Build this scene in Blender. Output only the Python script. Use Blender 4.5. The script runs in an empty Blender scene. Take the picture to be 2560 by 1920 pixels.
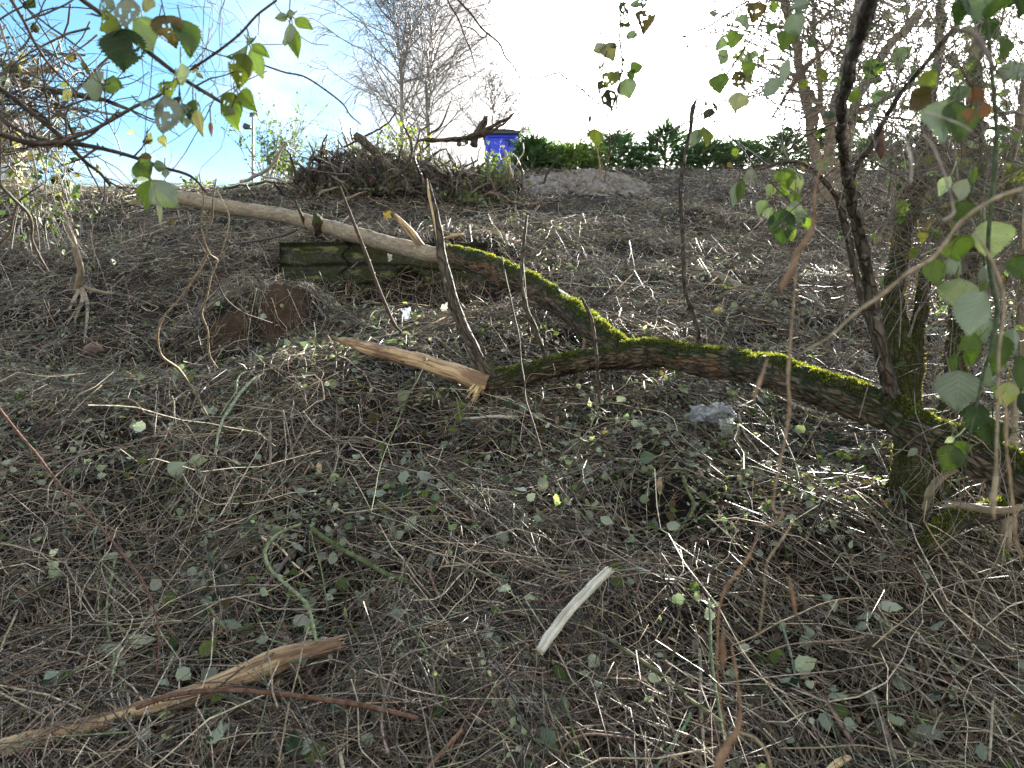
import bpy, math
import numpy as np
from mathutils import Vector

# ---------------------------------------------------------------- camera, sky, sun, exposure
SC = bpy.context.scene
COL = SC.collection
FPX = 1862.0                       # focal length in pixels of the 2560 px wide photograph
CAMZ = 1.6
cam_d = bpy.data.cameras.new("camera")
cam_d.sensor_width = 36.0
cam_d.lens = 36.0 * FPX / 2560.0
cam_d.clip_start = 0.05
cam_d.clip_end = 5000
cam_d.dof.use_dof = True
cam_d.dof.focus_distance = 3.6
cam_d.dof.aperture_fstop = 7.0
cam_o = bpy.data.objects.new("camera", cam_d)
cam_o.location = (0, 0, CAMZ)
cam_o.rotation_euler = (math.radians(90), 0, 0)
COL.objects.link(cam_o)
SC.camera = cam_o

SUN_AZ, SUN_EL = math.radians(27.8), math.radians(21.6)
sun_dir = Vector((math.sin(SUN_AZ) * math.cos(SUN_EL), math.cos(SUN_AZ) * math.cos(SUN_EL), math.sin(SUN_EL)))
sun_d = bpy.data.lights.new("sun", 'SUN')
sun_d.energy = 5.0
sun_d.angle = math.radians(0.55)
sun_d.color = (1.0, 0.95, 0.84)
sun_o = bpy.data.objects.new("sun", sun_d)
sun_o.rotation_euler = sun_dir.to_track_quat('Z', 'Y').to_euler()
COL.objects.link(sun_o)

world = bpy.data.worlds.new("World")
SC.world = world
world.use_nodes = True
wt = world.node_tree
wt.nodes.clear()
w_out = wt.nodes.new('ShaderNodeOutputWorld')
w_bg = wt.nodes.new('ShaderNodeBackground')
w_bg.inputs[1].default_value = 0.082
w_sky = wt.nodes.new('ShaderNodeTexSky')
w_sky.sky_type = 'NISHITA'
w_sky.sun_disc = False
w_sky.sun_elevation = SUN_EL
w_sky.sun_rotation = SUN_AZ
w_sky.altitude = 200
w_sky.air_density = 1.0
w_sky.dust_density = 0.6
w_sky.ozone_density = 1.5
# thin white clouds, thicker round the sun, a few puffs in the blue part
w_tc = wt.nodes.new('ShaderNodeTexCoord')
w_n = wt.nodes.new('ShaderNodeTexNoise')
w_n.inputs['Scale'].default_value = 2.6
w_n.inputs['Detail'].default_value = 7
w_n.inputs['Roughness'].default_value = 0.55
w_map = wt.nodes.new('ShaderNodeMapping')
w_map.inputs['Scale'].default_value = (1, 1, 2.2)
w_map.inputs['Location'].default_value = (3.1, 0.4, 1.7)
wt.links.new(w_tc.outputs['Generated'], w_map.inputs[0])
wt.links.new(w_map.outputs[0], w_n.inputs['Vector'])
w_dot = wt.nodes.new('ShaderNodeVectorMath'); w_dot.operation = 'DOT_PRODUCT'
w_dot.inputs[1].default_value = (math.sin(math.radians(22)), math.cos(math.radians(22)), 0.25)
wt.links.new(w_tc.outputs['Generated'], w_dot.inputs[0])
w_mr = wt.nodes.new('ShaderNodeMapRange')
w_mr.inputs[1].default_value = 0.84; w_mr.inputs[2].default_value = 0.99
w_mr.inputs[3].default_value = 0.0; w_mr.inputs[4].default_value = 0.62
w_mr.interpolation_type = 'SMOOTHSTEP'
wt.links.new(w_dot.outputs['Value'], w_mr.inputs[0])
w_add = wt.nodes.new('ShaderNodeMath'); w_add.operation = 'ADD'
wt.links.new(w_n.outputs['Fac'], w_add.inputs[0]); wt.links.new(w_mr.outputs[0], w_add.inputs[1])
w_cr = wt.nodes.new('ShaderNodeMapRange')
w_cr.inputs[1].default_value = 0.50; w_cr.inputs[2].default_value = 0.80
w_cr.interpolation_type = 'SMOOTHSTEP'
w_sep = wt.nodes.new('ShaderNodeSeparateXYZ'); wt.links.new(w_tc.outputs['Generated'], w_sep.inputs[0])
w_bk = wt.nodes.new('ShaderNodeMapRange')      # unseen cloud added behind the camera to whiten the fill light
w_bk.inputs[1].default_value = 0.1; w_bk.inputs[2].default_value = -0.5; w_bk.inputs[3].default_value = 0.0; w_bk.inputs[4].default_value = 0.22
wt.links.new(w_sep.outputs[1], w_bk.inputs[0])
w_ad2 = wt.nodes.new('ShaderNodeMath'); w_ad2.operation = 'ADD'
wt.links.new(w_add.outputs[0], w_ad2.inputs[0]); wt.links.new(w_bk.outputs[0], w_ad2.inputs[1])
wt.links.new(w_ad2.outputs[0], w_cr.inputs[0])
w_mix = wt.nodes.new('ShaderNodeMix'); w_mix.data_type = 'RGBA'
w_cb = wt.nodes.new('ShaderNodeMapRange')      # cloud brighter towards the sun
w_sd = wt.nodes.new('ShaderNodeVectorMath'); w_sd.operation = 'DOT_PRODUCT'
w_sd.inputs[1].default_value = tuple(sun_dir)
wt.links.new(w_tc.outputs['Generated'], w_sd.inputs[0])
wt.links.new(w_sd.outputs['Value'], w_cb.inputs[0])
w_cb.interpolation_type = 'SMOOTHSTEP'
w_cb.inputs[1].default_value = 0.86; w_cb.inputs[2].default_value = 1.0
w_cb.inputs[3].default_value = 3.0; w_cb.inputs[4].default_value = 46.0
w_vs = wt.nodes.new('ShaderNodeVectorMath'); w_vs.operation = 'SCALE'
w_vs.inputs[0].default_value = (1.0, 0.98, 0.95)
wt.links.new(w_cb.outputs[0], w_vs.inputs['Scale'])
wt.links.new(w_vs.outputs[0], w_mix.inputs[7])
wt.links.new(w_cr.outputs[0], w_mix.inputs[0])
w_hs = wt.nodes.new('ShaderNodeHueSaturation')
w_hs.inputs['Value'].default_value = 0.70; w_hs.inputs['Hue'].default_value = 0.482; w_hs.inputs['Saturation'].default_value = 1.2
wt.links.new(w_sky.outputs[0], w_hs.inputs['Color'])
wt.links.new(w_hs.outputs[0], w_mix.inputs[6])
wt.links.new(w_mix.outputs[2], w_bg.inputs[0])
wt.links.new(w_bg.outputs[0], w_out.inputs[0])

SC.view_settings.view_transform = 'Standard'
SC.view_settings.look = 'None'
SC.view_settings.exposure = 2.5
SC.view_settings.gamma = 1.0
SC.view_settings.use_curve_mapping = False
SC.render.engine = 'CYCLES'
SC.cycles.max_bounces = 5
SC.cycles.diffuse_bounces = 3
SC.cycles.glossy_bounces = 2
SC.cycles.transmission_bounces = 3
SC.cycles.transparent_max_bounces = 6
SC.cycles.use_denoising = True
SC.cycles.denoiser = 'OPENIMAGEDENOISE'
SC.cycles.denoising_prefilter = 'ACCURATE'
SC.cycles.use_adaptive_sampling = True
SC.cycles.adaptive_threshold = 0.02
SC.cycles.sample_clamp_indirect = 6.0

# ---------------------------------------------------------------- noise and terrain
def _h(i, j, k, s):
    n = (i * 374761393 + j * 668265263 + k * 2147483647 + s * 974634777) & 0xffffffff
    n = ((n ^ (n >> 13)) * 1274126177) & 0xffffffff
    n = (n ^ (n >> 16)) & 0xffffffff
    return n / 4294967295.0 * 2 - 1

def vnoise(P, seed=0):
    P = np.asarray(P, float)
    i = np.floor(P).astype(np.int64)
    f = P - i
    w = f * f * (3 - 2 * f)
    r = 0
    for a in (0, 1):
        wa = w[..., 0] if a else 1 - w[..., 0]
        for b in (0, 1):
            wb = w[..., 1] if b else 1 - w[..., 1]
            for c in (0, 1):
                wc = w[..., 2] if c else 1 - w[..., 2]
                r = r + wa * wb * wc * _h(i[..., 0] + a, i[..., 1] + b, i[..., 2] + c, seed)
    return r

def fbm(P, octv=4, seed=0, gain=0.5):
    P = np.asarray(P, float)
    r, a = 0, 1.0
    for o in range(octv):
        r = r + a * vnoise(P, seed + o * 17)
        P = P * 2.03
        a *= gain
    return r

SL = 0.407
def sstep(a, b, x):
    t = np.clip((x - a) / (b - a), 0, 1)
    return t * t * (3 - 2 * t)

def H(x, y):
    x = np.asarray(x, float); y = np.asarray(y, float)
    x, y = np.broadcast_arrays(x, y)
    hc = 4.76 + 0.50 * sstep(-4.5, 0.2, x) + 0.05 * sstep(0, 4, x)
    z = SL * y
    k = 0.28
    h = np.clip(0.5 + 0.5 * (hc - z) / k, 0, 1)
    z = hc * (1 - h) + z * h - k * h * (1 - h)
    z = z + .21 * np.clip(y - 12.6, 0, 14.5)
    far = sstep(14, 9, y)
    g = lambda cx, cy, rx, ry: np.exp(-((x - cx) / rx) ** 2 - ((y - cy) / ry) ** 2)
    z = z + 0.09 * g(-0.95, 4.0, 0.75, 0.45) - 0.12 * g(-1.65, 4.35, 0.6, 0.28)
    ew = sstep(-2.2, -1.75, x + .15 * (y - 4.8)) * sstep(-1.1, -1.4, x)      # undercut earth face below the block
    z = z + 0.20 * ew * sstep(4.62, 4.98, y) * sstep(6.0, 5.2, y)
    z = z - 0.10 * g(-2.6, 4.4, 1.0, 0.6) + 0.10 * g(-2.9, 6.0, 0.9, 0.6)
    blk = sstep(-2.1, -1.8, x) * sstep(0.25, -0.15, x)
    z = z - (0.25 + .08 * sstep(-1.2, -.2, x)) * blk * np.exp(-((y - 5.62) / 0.42) ** 2) + 0.16 * blk * np.exp(-((y - 6.55) / 0.33) ** 2)
    z = z + 0.10 * g(1.2, 2.6, 0.7, 0.5) * 0.4
    P = np.stack([x, y, 0 * x], -1)
    z = z + far * (0.10 * vnoise(P * 0.9, 3) + 0.045 * vnoise(P * 2.3, 5) + 0.028 * vnoise(P * 6.0, 7) + .012 * vnoise(P * 15.0, 8))
    em = np.exp(-((x + 1.65) / .45) ** 2 - ((y - 4.8) / .35) ** 2)
    z = z + em * (.06 * vnoise(P * 7.0, 12) + .035 * vnoise(P * 19.0, 13) + .02 * np.abs(vnoise(P * 40.0, 14)))
    z = z + (1 - far) * 0.03 * vnoise(P * 0.5, 9)
    return z

def P3(px, py, Y):
    return np.array([Y * (px - 1280) / FPX, Y, CAMZ - Y * (py - 960) / FPX])

def GY(px, py, lift=0.0):
    ys = np.arange(1.0, 13.5, 0.01)
    zr = CAMZ - ys * (py - 960) / FPX
    d = zr - H(ys * (px - 1280) / FPX, ys) - lift
    k = np.where(d < 0)[0]
    return float(ys[k[0]]) if len(k) else 13.5

ZS = 860 / 2212.0
ORG = dict(A=(0, 0), B=(850, 0), C=(1700, 0), D=(0, 640), E=(850, 640), F=(1700, 640), G=(0, 1280), H=(850, 1280), I=(1700, 1280), P=(0, 0))
def pix(reg, p):
    if reg == 'P':
        return float(p[0]), float(p[1])
    o = ORG[reg]
    return o[0] + p[0] * ZS, o[1] + p[1] * ZS

def T(reg, pts, Y):
    """traced points -> world points; Y: number, (start, end), list, or ('g', lift)"""
    out = []
    n = len(pts)
    for i, p in enumerate(pts):
        r = reg
        if len(p) == 3:
            r, p = p[0], p[1:]
        px, py = pix(r, p)
        if isinstance(Y, tuple) and Y[0] == 'g':
            yy = GY(px, py, Y[1])
        elif isinstance(Y, tuple) and Y[0] == 'gl':
            if i == 0:
                e = [(pts[q] if len(pts[q]) == 2 else pts[q][1:], reg if len(pts[q]) == 2 else pts[q][0]) for q in (0, n - 1)]
                ends = [GY(*pix(r_, p_), Y[1]) for p_, r_ in e]
            yy = ends[0] + (ends[1] - ends[0]) * i / max(1, n - 1)
        elif isinstance(Y, tuple):
            yy = Y[0] + (Y[1] - Y[0]) * i / max(1, n - 1)
        elif isinstance(Y, list):
            yy = Y[i]
        else:
            yy = Y
        out.append(P3(px, py, yy))
    return np.array(out)

# ---------------------------------------------------------------- mesh builder
def nrm(v):
    v = np.asarray(v, float)
    return v / np.maximum(np.linalg.norm(v, axis=-1, keepdims=True), 1e-9)

class MB:
    def __init__(s):
        s.V, s.R, s.C, s.Q, s.Tr, s.n = [], [], [], [], [], 0
    def add(s, V, Q=None, Tr=None, rest=None, tint=(1, 1, 1)):
        V = np.asarray(V, float).reshape(-1, 3)
        m = len(V)
        s.V.append(V)
        s.R.append(V.copy() if rest is None else np.asarray(rest, float).reshape(-1, 3))
        c = np.empty((m, 3)); c[:] = np.asarray(tint, float)
        s.C.append(c)
        if Q is not None and len(Q): s.Q.append(np.asarray(Q, np.int64).reshape(-1, 4) + s.n)
        if Tr is not None and len(Tr): s.Tr.append(np.asarray(Tr, np.int64).reshape(-1, 3) + s.n)
        s.n += m
    def box(s, c, d, tint=(1, 1, 1), rot=0, bev=0.0):
        c = np.array(c, float); hx, hy, hz = np.array(d, float) / 2
        v = np.array([[a * hx, b * hy, e * hz] for a in (-1, 1) for b in (-1, 1) for e in (-1, 1)])
        ca, sa = math.cos(rot), math.sin(rot)
        v = np.stack([v[:, 0] * ca - v[:, 1] * sa, v[:, 0] * sa + v[:, 1] * ca, v[:, 2]], 1) + c
        s.add(v, [[0, 1, 3, 2], [4, 6, 7, 5], [0, 4, 5, 1], [2, 3, 7, 6], [0, 2, 6, 4], [1, 5, 7, 3]], tint=tint)
    def build(s, name, mat, parent=None, smooth=True, **props):
        me = bpy.data.meshes.new(name)
        V = np.concatenate(s.V)
        q = np.concatenate(s.Q) if s.Q else np.zeros((0, 4), np.int64)
        t = np.concatenate(s.Tr) if s.Tr else np.zeros((0, 3), np.int64)
        me.vertices.add(len(V)); me.vertices.foreach_set('co', V.astype(np.float32).ravel())
        nl = len(q) * 4 + len(t) * 3
        me.loops.add(nl); me.loops.foreach_set('vertex_index', np.concatenate([q.ravel(), t.ravel()]).astype(np.int32))
        me.polygons.add(len(q) + len(t))
        st = np.concatenate([np.arange(len(q)) * 4, len(q) * 4 + np.arange(len(t)) * 3]).astype(np.int32)
        me.polygons.foreach_set('loop_start', st)
        me.polygons.foreach_set('use_smooth', np.full(len(st), smooth))
        me.update(calc_edges=True)
        a = me.attributes.new('tint', 'FLOAT_COLOR', 'POINT')
        c = np.ones((len(V), 4), np.float32); c[:, :3] = np.concatenate(s.C)
        a.data.foreach_set('color', c.ravel())
        a = me.attributes.new('rest', 'FLOAT_VECTOR', 'POINT')
        a.data.foreach_set('vector', np.concatenate(s.R).astype(np.float32).ravel())
        me.materials.append(mat)
        o = bpy.data.objects.new(name, me)
        COL.objects.link(o)
        if parent is not None:
            o.parent = parent
            o.matrix_parent_inverse = parent.matrix_basis.inverted()
        for k, v in props.items():
            o[k] = v
        return o

def empty(name, loc, **props):
    o = bpy.data.objects.new(name, None)
    o.location = Vector([float(c) for c in loc])
    o.empty_display_size = 0.1
    COL.objects.link(o)
    for k, v in props.items():
        o[k] = v
    return o

def spline(P, n):
    P = np.asarray(P, float)
    if len(P) < 3:
        t = np.linspace(0, 1, n)[:, None]
        return P[0] * (1 - t) + P[-1] * t
    d = np.r_[0, np.cumsum(np.linalg.norm(np.diff(P, axis=0), axis=1) + 1e-6)]
    m = np.zeros_like(P)
    m[1:-1] = (P[2:] - P[:-2]) / (d[2:] - d[:-2])[:, None]
    m[0] = (P[1] - P[0]) / (d[1] - d[0]); m[-1] = (P[-1] - P[-2]) / (d[-1] - d[-2])
    t = np.linspace(0, d[-1], n)
    i = np.clip(np.searchsorted(d, t, 'right') - 1, 0, len(P) - 2)
    h = (d[i + 1] - d[i])[:, None]; u = ((t - d[i])[:, None]) / h
    return ((2 * u**3 - 3 * u**2 + 1) * P[i] + (u**3 - 2 * u**2 + u) * h * m[i] + (-2 * u**3 + 3 * u**2) * P[i + 1] + (u**3 - u**2) * h * m[i + 1])

def tube(mb, P, R, k=8, step=None, rough=0.0, tint=(1, 1, 1), rng=None, furrow=0.0, seed=0, jag=0.0, wob=0.0, oval=0.0):
    """a limb along traced points; R: radii at the points; closed ends; returns centre line, frame and surface"""
    P = np.asarray(P, float)
    R = np.asarray(R, float) * np.ones(len(P))
    L = np.linalg.norm(np.diff(P, axis=0), axis=1).sum()
    n = max(len(P) * 2, int(L / (step or max(R.mean() * 1.5, 0.01))) + 2)
    C = spline(P, n)
    d = np.r_[0, np.cumsum(np.linalg.norm(np.diff(P, axis=0), axis=1) + 1e-6)]
    s = np.linspace(0, d[-1], n)
    r = np.interp(s, d, R)
    if wob:
        C = C + wob * .6 * np.stack([fbm(np.stack([s * 9, 0 * s, 0 * s + seed], 1), 3, a) for a in (1, 2, 3)], 1)
    t = nrm(np.gradient(C, axis=0))
    u = np.zeros((n, 3)); ref = np.array([0, 0, 1.0]) if abs(t[0][2]) < .9 else np.array([0, 1.0, 0])
    u[0] = nrm(ref - t[0] * ref.dot(t[0]))
    for i in range(1, n):
        a = u[i - 1] - t[i] * u[i - 1].dot(t[i]); u[i] = a / np.linalg.norm(a)
    v = np.cross(t, u)
    A = np.arange(k) / k * 2 * math.pi
    ca, sa = np.cos(A), np.sin(A)
    N = ca[None, :, None] * u[:, None] + sa[None, :, None] * v[:, None]
    rr = r[:, None] * np.ones(k)
    rest = np.stack([ca[None] * rr, sa[None] * rr, s[:, None] * np.ones(k)], -1)
    if rough:
        rr = rr * (1 + rough * fbm(rest * np.array([1, 1, .6]) / max(r.mean(), 1e-4) * 0.8 + seed, 3, seed))
    if furrow:
        f = np.abs(fbm(rest * np.array([1, 1, .22]) / 0.016 + seed * 3, 2, seed + 5))
        rr = rr + furrow * (np.clip(f * 1.6, 0, 1) - .6)
    if oval:
        rr = rr * (1 + oval * np.cos(2 * A)[None])
    V = C[:, None] + N * rr[..., None]
    if jag:     # splintered ends
        j = jag * np.abs(vnoise(np.stack([A * 3, A * 0 + seed, A * 0], 1), 4))[:, None] * t[-1]
        V[-1] += j * 1.5
    i = np.arange(n - 1)[:, None] * k; j = np.arange(k)[None]; j2 = (j + 1) % k
    Q = np.stack([i + j, i + j2, i + k + j2, i + k + j], -1).reshape(-1, 4)
    Vf = np.concatenate([V.reshape(-1, 3), [C[0]], [C[-1]]])
    rf = np.concatenate([rest.reshape(-1, 3), [[0, 0, 0]], [[0, 0, s[-1]]]])
    jj = np.arange(k); m = n * k
    Tr = np.concatenate([np.stack([(jj + 1) % k, jj, 0 * jj + m], 1), np.stack([(n - 1) * k + jj, (n - 1) * k + (jj + 1) % k, 0 * jj + m + 1], 1)])
    mb.add(Vf, Q, Tr, rf, tint)
    return C, t, V, N

def batch_tubes(mb, P, R, sides=3, tint=(1, 1, 1), rng=None):
    """P (N,K,3) R (N,K) many thin stems at once"""
    N, K, _ = P.shape
    rng = rng or np.random.default_rng(0)
    t = nrm(np.gradient(P, axis=1))
    ref = nrm(rng.normal(size=(N, 3)))[:, None]
    u = nrm(np.cross(t, ref)); v = np.cross(t, u)
    A = np.arange(sides) / sides * 2 * math.pi
    V = P[:, :, None] + R[:, :, None, None] * (np.cos(A)[None, None, :, None] * u[:, :, None] + np.sin(A)[None, None, :, None] * v[:, :, None])
    base = (np.arange(N) * K * sides)[:, None, None]
    i = (np.arange(K - 1) * sides)[None, :, None]; j = np.arange(sides)[None, None]; j2 = (j + 1) % sides
    Q = np.stack([base + i + j, base + i + j2, base + i + sides + j2, base + i + sides + j], -1).reshape(-1, 4)
    Tr = None
    if sides == 3:
        b = (np.arange(N) * K * sides)[:, None]
        Tr = np.concatenate([b + np.array([[2, 1, 0]]), b + (K - 1) * 3 + np.array([[0, 1, 2]])])
    tt = np.asarray(tint, float)
    if tt.ndim == 2:
        tt = np.repeat(tt, K * sides, axis=0)
    ss = np.linspace(0, 1, K)[None, :, None] * np.ones((N, 1, sides))
    rest = np.stack([V[..., 0], V[..., 1], V[..., 2]], -1)
    mb.add(V.reshape(-1, 3), Q, Tr, rest.reshape(-1, 3), tt)

# ---------------------------------------------------------------- materials
class NT:
    def __init__(s, name):
        s.m = bpy.data.materials.new(name); s.m.use_nodes = True
        s.t = s.m.node_tree; s.t.nodes.clear()
        s.out = s.n('ShaderNodeOutputMaterial')
    def n(s, typ, **kw):
        x = s.t.nodes.new(typ)
        for k, v in kw.items():
            setattr(x, k, v)
        return x
    def l(s, a, b):
        s.t.links.new(a, b)
    def attr(s, name, out='Color'):
        return s.n('ShaderNodeAttribute', attribute_name=name).outputs[out]
    def math(s, op, a, b=None, c=None, clamp=False):
        x = s.n('ShaderNodeMath', operation=op, use_clamp=clamp)
        for i, q in enumerate((a, b, c)):
            if q is None: continue
            if isinstance(q, (int, float)): x.inputs[i].default_value = q
            else: s.l(q, x.inputs[i])
        return x.outputs[0]
    def noise(s, vec, scale, detail=4, rough=.55, stretch=None, dist=0):
        if stretch:
            mp = s.n('ShaderNodeMapping'); mp.inputs['Scale'].default_value = stretch
            s.l(vec, mp.inputs[0]); vec = mp.outputs[0]
        x = s.n('ShaderNodeTexNoise'); x.inputs['Scale'].default_value = scale
        x.inputs['Detail'].default_value = detail; x.inputs['Roughness'].default_value = rough
        x.inputs['Distortion'].default_value = dist
        s.l(vec, x.inputs['Vector'])
        return x.outputs['Fac']
    def ramp(s, fac, stops):
        x = s.n('ShaderNodeValToRGB'); e = x.color_ramp.elements
        while len(e) < len(stops): e.new(0.5)
        for i, (p, c) in enumerate(stops):
            e[i].position = p; e[i].color = tuple(c) + (1,) if len(c) == 3 else c
        s.l(fac, x.inputs[0])
        return x.outputs[0]
    def rng(s, v, a, b, c=0., d=1.):
        x = s.n('ShaderNodeMapRange'); x.interpolation_type = 'SMOOTHSTEP'
        for i, q in zip((1, 2, 3, 4), (a, b, c, d)): x.inputs[i].default_value = q
        s.l(v, x.inputs[0]); return x.outputs[0]
    def mix(s, fac, a, b, blend='MIX'):
        x = s.n('ShaderNodeMix', data_type='RGBA', blend_type=blend)
        for i, q in ((0, fac), (6, a), (7, b)):
            if isinstance(q, (int, float)): x.inputs[i].default_value = q
            elif isinstance(q, tuple): x.inputs[i].default_value = q + (1,) if len(q) == 3 else q
            else: s.l(q, x.inputs[i])
        return x.outputs[2]
    def bsdf(s, col, rough=.7, spec=.35, bump=None, bs=.5, bd=.01, metal=0.):
        b = s.n('ShaderNodeBsdfPrincipled')
        if isinstance(col, tuple): b.inputs['Base Color'].default_value = col + (1,)
        else: s.l(col, b.inputs['Base Color'])
        if isinstance(rough, (int, float)): b.inputs['Roughness'].default_value = rough
        else: s.l(rough, b.inputs['Roughness'])
        b.inputs['Specular IOR Level'].default_value = spec
        b.inputs['Metallic'].default_value = metal
        if bump is not None:
            x = s.n('ShaderNodeBump'); x.inputs['Strength'].default_value = bs; x.inputs['Distance'].default_value = bd
            s.l(bump, x.inputs['Height']); s.l(x.outputs[0], b.inputs['Normal'])
        return b.outputs[0]
    def done(s, sh):
        s.l(sh, s.out.inputs[0]); return s.m
def mat_twig(name="twig_bark", rough=.5, spec=.5):
    k = NT(name)
    c = k.attr('tint'); v = k.attr('rest', 'Vector')
    n = k.noise(v, 60, 3)
    c2 = k.mix(k.rng(n, .3, .7), c, k.mix(1.0, c, (.45, .42, .40), 'MULTIPLY'))
    n2 = k.noise(v, 14, 2)
    c3 = k.mix(k.rng(n2, .62, .75, 0, .5), c2, (.34, .36, .30))
    n4 = k.noise(v, 260, 2)
    c3 = k.mix(k.rng(n4, .58, .70, 0, .6), c3, k.mix(1.0, c3, (.35, .33, .30), 'MULTIPLY'))
    return k.done(k.bsdf(c3, rough, spec, n4, .25, .002))

def mat_bark(name, base, dark, moss, mossy, cut=None, lichen=0.0, bs=.9, crk=48, cka=.5):
    """bark in the limb's own straightened coordinates; moss sits on what faces up"""
    k = NT(name)
    v = k.attr('rest', 'Vector')
    n = k.noise(v, 55, 5, .62, (1, 1, .22), .4)
    n2 = k.noise(v, 9, 4, .6)
    c = k.ramp(k.rng(n, .32, .68), [(0, dark), (.45, tuple(.5 * (a + b) for a, b in zip(base, dark))), (1, base)])
    if cut:
        c = k.mix(k.rng(k.noise(v, 7, 3, .5, (1, 1, .45)), .60 - .12 * (lichen > .9), .64), c, k.mix(k.rng(n, .3, .7), cut, tuple(x * .5 for x in cut)))
    if lichen:
        c = k.mix(k.rng(k.noise(v, 30, 3), .60, .68, 0, lichen), c, (.42, .44, .38))
    g = k.n('ShaderNodeNewGeometry')
    sp = k.n('ShaderNodeSeparateXYZ'); k.l(g.outputs['Normal'], sp.inputs[0])
    up = k.math('MULTIPLY_ADD', sp.outputs[2], .30, k.math('ADD', n2, mossy))
    mf = k.rng(up, .52, .72)
    mc = k.mix(k.rng(k.noise(v, 160, 3), .35, .65), moss, tuple(x * .4 for x in moss))
    c = k.mix(mf, c, mc)
    mp = k.n('ShaderNodeMapping'); mp.inputs['Scale'].default_value = (1, 1, .30); k.l(v, mp.inputs[0])
    dv = k.n('ShaderNodeVectorMath', operation='ADD'); sc_ = k.n('ShaderNodeVectorMath', operation='SCALE'); sc_.inputs['Scale'].default_value = .012
    nn = k.n('ShaderNodeTexNoise'); nn.inputs['Scale'].default_value = 40; k.l(mp.outputs[0], nn.inputs['Vector']); k.l(nn.outputs['Color'], sc_.inputs[0])
    k.l(mp.outputs[0], dv.inputs[0]); k.l(sc_.outputs[0], dv.inputs[1])
    vo = k.n('ShaderNodeTexVoronoi', feature='DISTANCE_TO_EDGE'); vo.inputs['Scale'].default_value = crk; k.l(dv.outputs[0], vo.inputs['Vector'])
    cr = k.rng(vo.outputs['Distance'], .0, .16)
    c = k.mix(k.math('MULTIPLY', k.math('SUBTRACT', 1.0, cr), cka), c, k.mix(1.0, c, (.18, .16, .15), 'MULTIPLY'))
    h = k.math('ADD', k.math('ADD', n, k.math('MULTIPLY', cr, cka * 1.4)), k.math('MULTIPLY', mf, k.noise(v, 220, 2)))
    return k.done(k.bsdf(c, .8, .25, h, bs, .014))

def mat_wood(name, a, b, c, scale=70):
    k = NT(name)
    v = k.attr('rest', 'Vector')
    n = k.noise(v, scale, 5, .6, (1, 1, .06), .3)
    n2 = k.noise(v, 12, 3, .55, (1, 1, .35))
    n3 = k.noise(v, 45, 3, .6, (1, 1, .5))
    col = k.ramp(k.rng(n, .36, .64), [(0, b), (.5, a), (1, tuple(min(1, x * 1.2) for x in a))])
    col = k.mix(k.rng(n2, .46, .60, 0, .85), col, c)
    col = k.mix(k.rng(n3, .64, .7, 0, .8), col, tuple(x * .35 for x in c))
    h = k.math('ADD', n, k.math('MULTIPLY', n3, .6))
    return k.done(k.bsdf(col, .6, .35, h, 1.0, .012))

def mat_leaf(name='leaf_blade', back=(.36, .40, .30), trans=.33):
    """veined blade: rest = (across -1..1, along 0..1, seed); paler felted underside; light shines through"""
    k = NT(name)
    c = k.attr('tint'); r = k.attr('rest', 'Vector')
    sp = k.n('ShaderNodeSeparateXYZ'); k.l(r, sp.inputs[0])
    au = k.math('ABSOLUTE', sp.outputs[0])
    ph = k.math('SUBTRACT', k.math('MULTIPLY', sp.outputs[1], 8.0), k.math('MULTIPLY', au, 2.6))
    fr = k.math('FRACT', ph)
    side = k.rng(k.math('ABSOLUTE', k.math('SUBTRACT', fr, .5)), .0, .13, 1, 0)
    mid = k.rng(au, .015, .07, 1, 0)
    vein = k.math('MAXIMUM', mid, k.math('MULTIPLY', side, .7))
    n = k.noise(r, 3.2, 4, .6, (1, 2, 9))
    n2 = k.noise(r, 7.0, 3, .6, (1, 2, 7))
    top = k.mix(k.rng(n, .35, .7, 0, .5), c, k.mix(1.0, c, (.55, .6, .5), 'MULTIPLY'))
    top = k.mix(k.math('MULTIPLY', vein, .6), top, k.mix(1.0, top, (2.0, 1.8, 1.4), 'MULTIPLY'))
    spot = k.rng(n2, .665, .70)
    top = k.mix(spot, top, (.09, .035, .015))
    g = k.n('ShaderNodeNewGeometry')
    under = k.mix(.72, top, back)
    under = k.mix(k.math('MULTIPLY', vein, .3), under, (.42, .45, .34))
    col = k.mix(g.outputs['Backfacing'], top, under)
    h = k.math('ADD', k.math('MULTIPLY', vein, -.6), k.math('MULTIPLY', k.math('ABSOLUTE', k.math('SUBTRACT', fr, .5)), -.8))
    b = k.bsdf(col, .48, .4, h, .5, .004)
    tr = k.n('ShaderNodeBsdfTranslucent')
    tc = k.mix(1.0, c, (1.75, 2.0, .75), 'MULTIPLY')
    tc = k.mix(spot, tc, (.16, .05, .01))
    tc = k.mix(k.math('MULTIPLY', vein, .85), tc, k.mix(1.0, tc, (.45, .5, .4), 'MULTIPLY'))
    k.l(tc, tr.inputs[0])
    ms = k.n('ShaderNodeMixShader'); ms.inputs[0].default_value = trans
    k.l(b, ms.inputs[1]); k.l(tr.outputs[0], ms.inputs[2])
    return k.done(ms.outputs[0])

def mat_thin(name, rough=.6, trans=.5, boost=(1.6, 1.9, .8), spec=.3):
    k = NT(name)
    c = k.attr('tint')
    b = k.bsdf(c, rough, spec)
    tr = k.n('ShaderNodeBsdfTranslucent'); k.l(k.mix(1.0, c, boost, 'MULTIPLY'), tr.inputs[0])
    ms = k.n('ShaderNodeMixShader'); ms.inputs[0].default_value = trans
    k.l(b, ms.inputs[1]); k.l(tr.outputs[0], ms.inputs[2])
    return k.done(ms.outputs[0])

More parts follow.
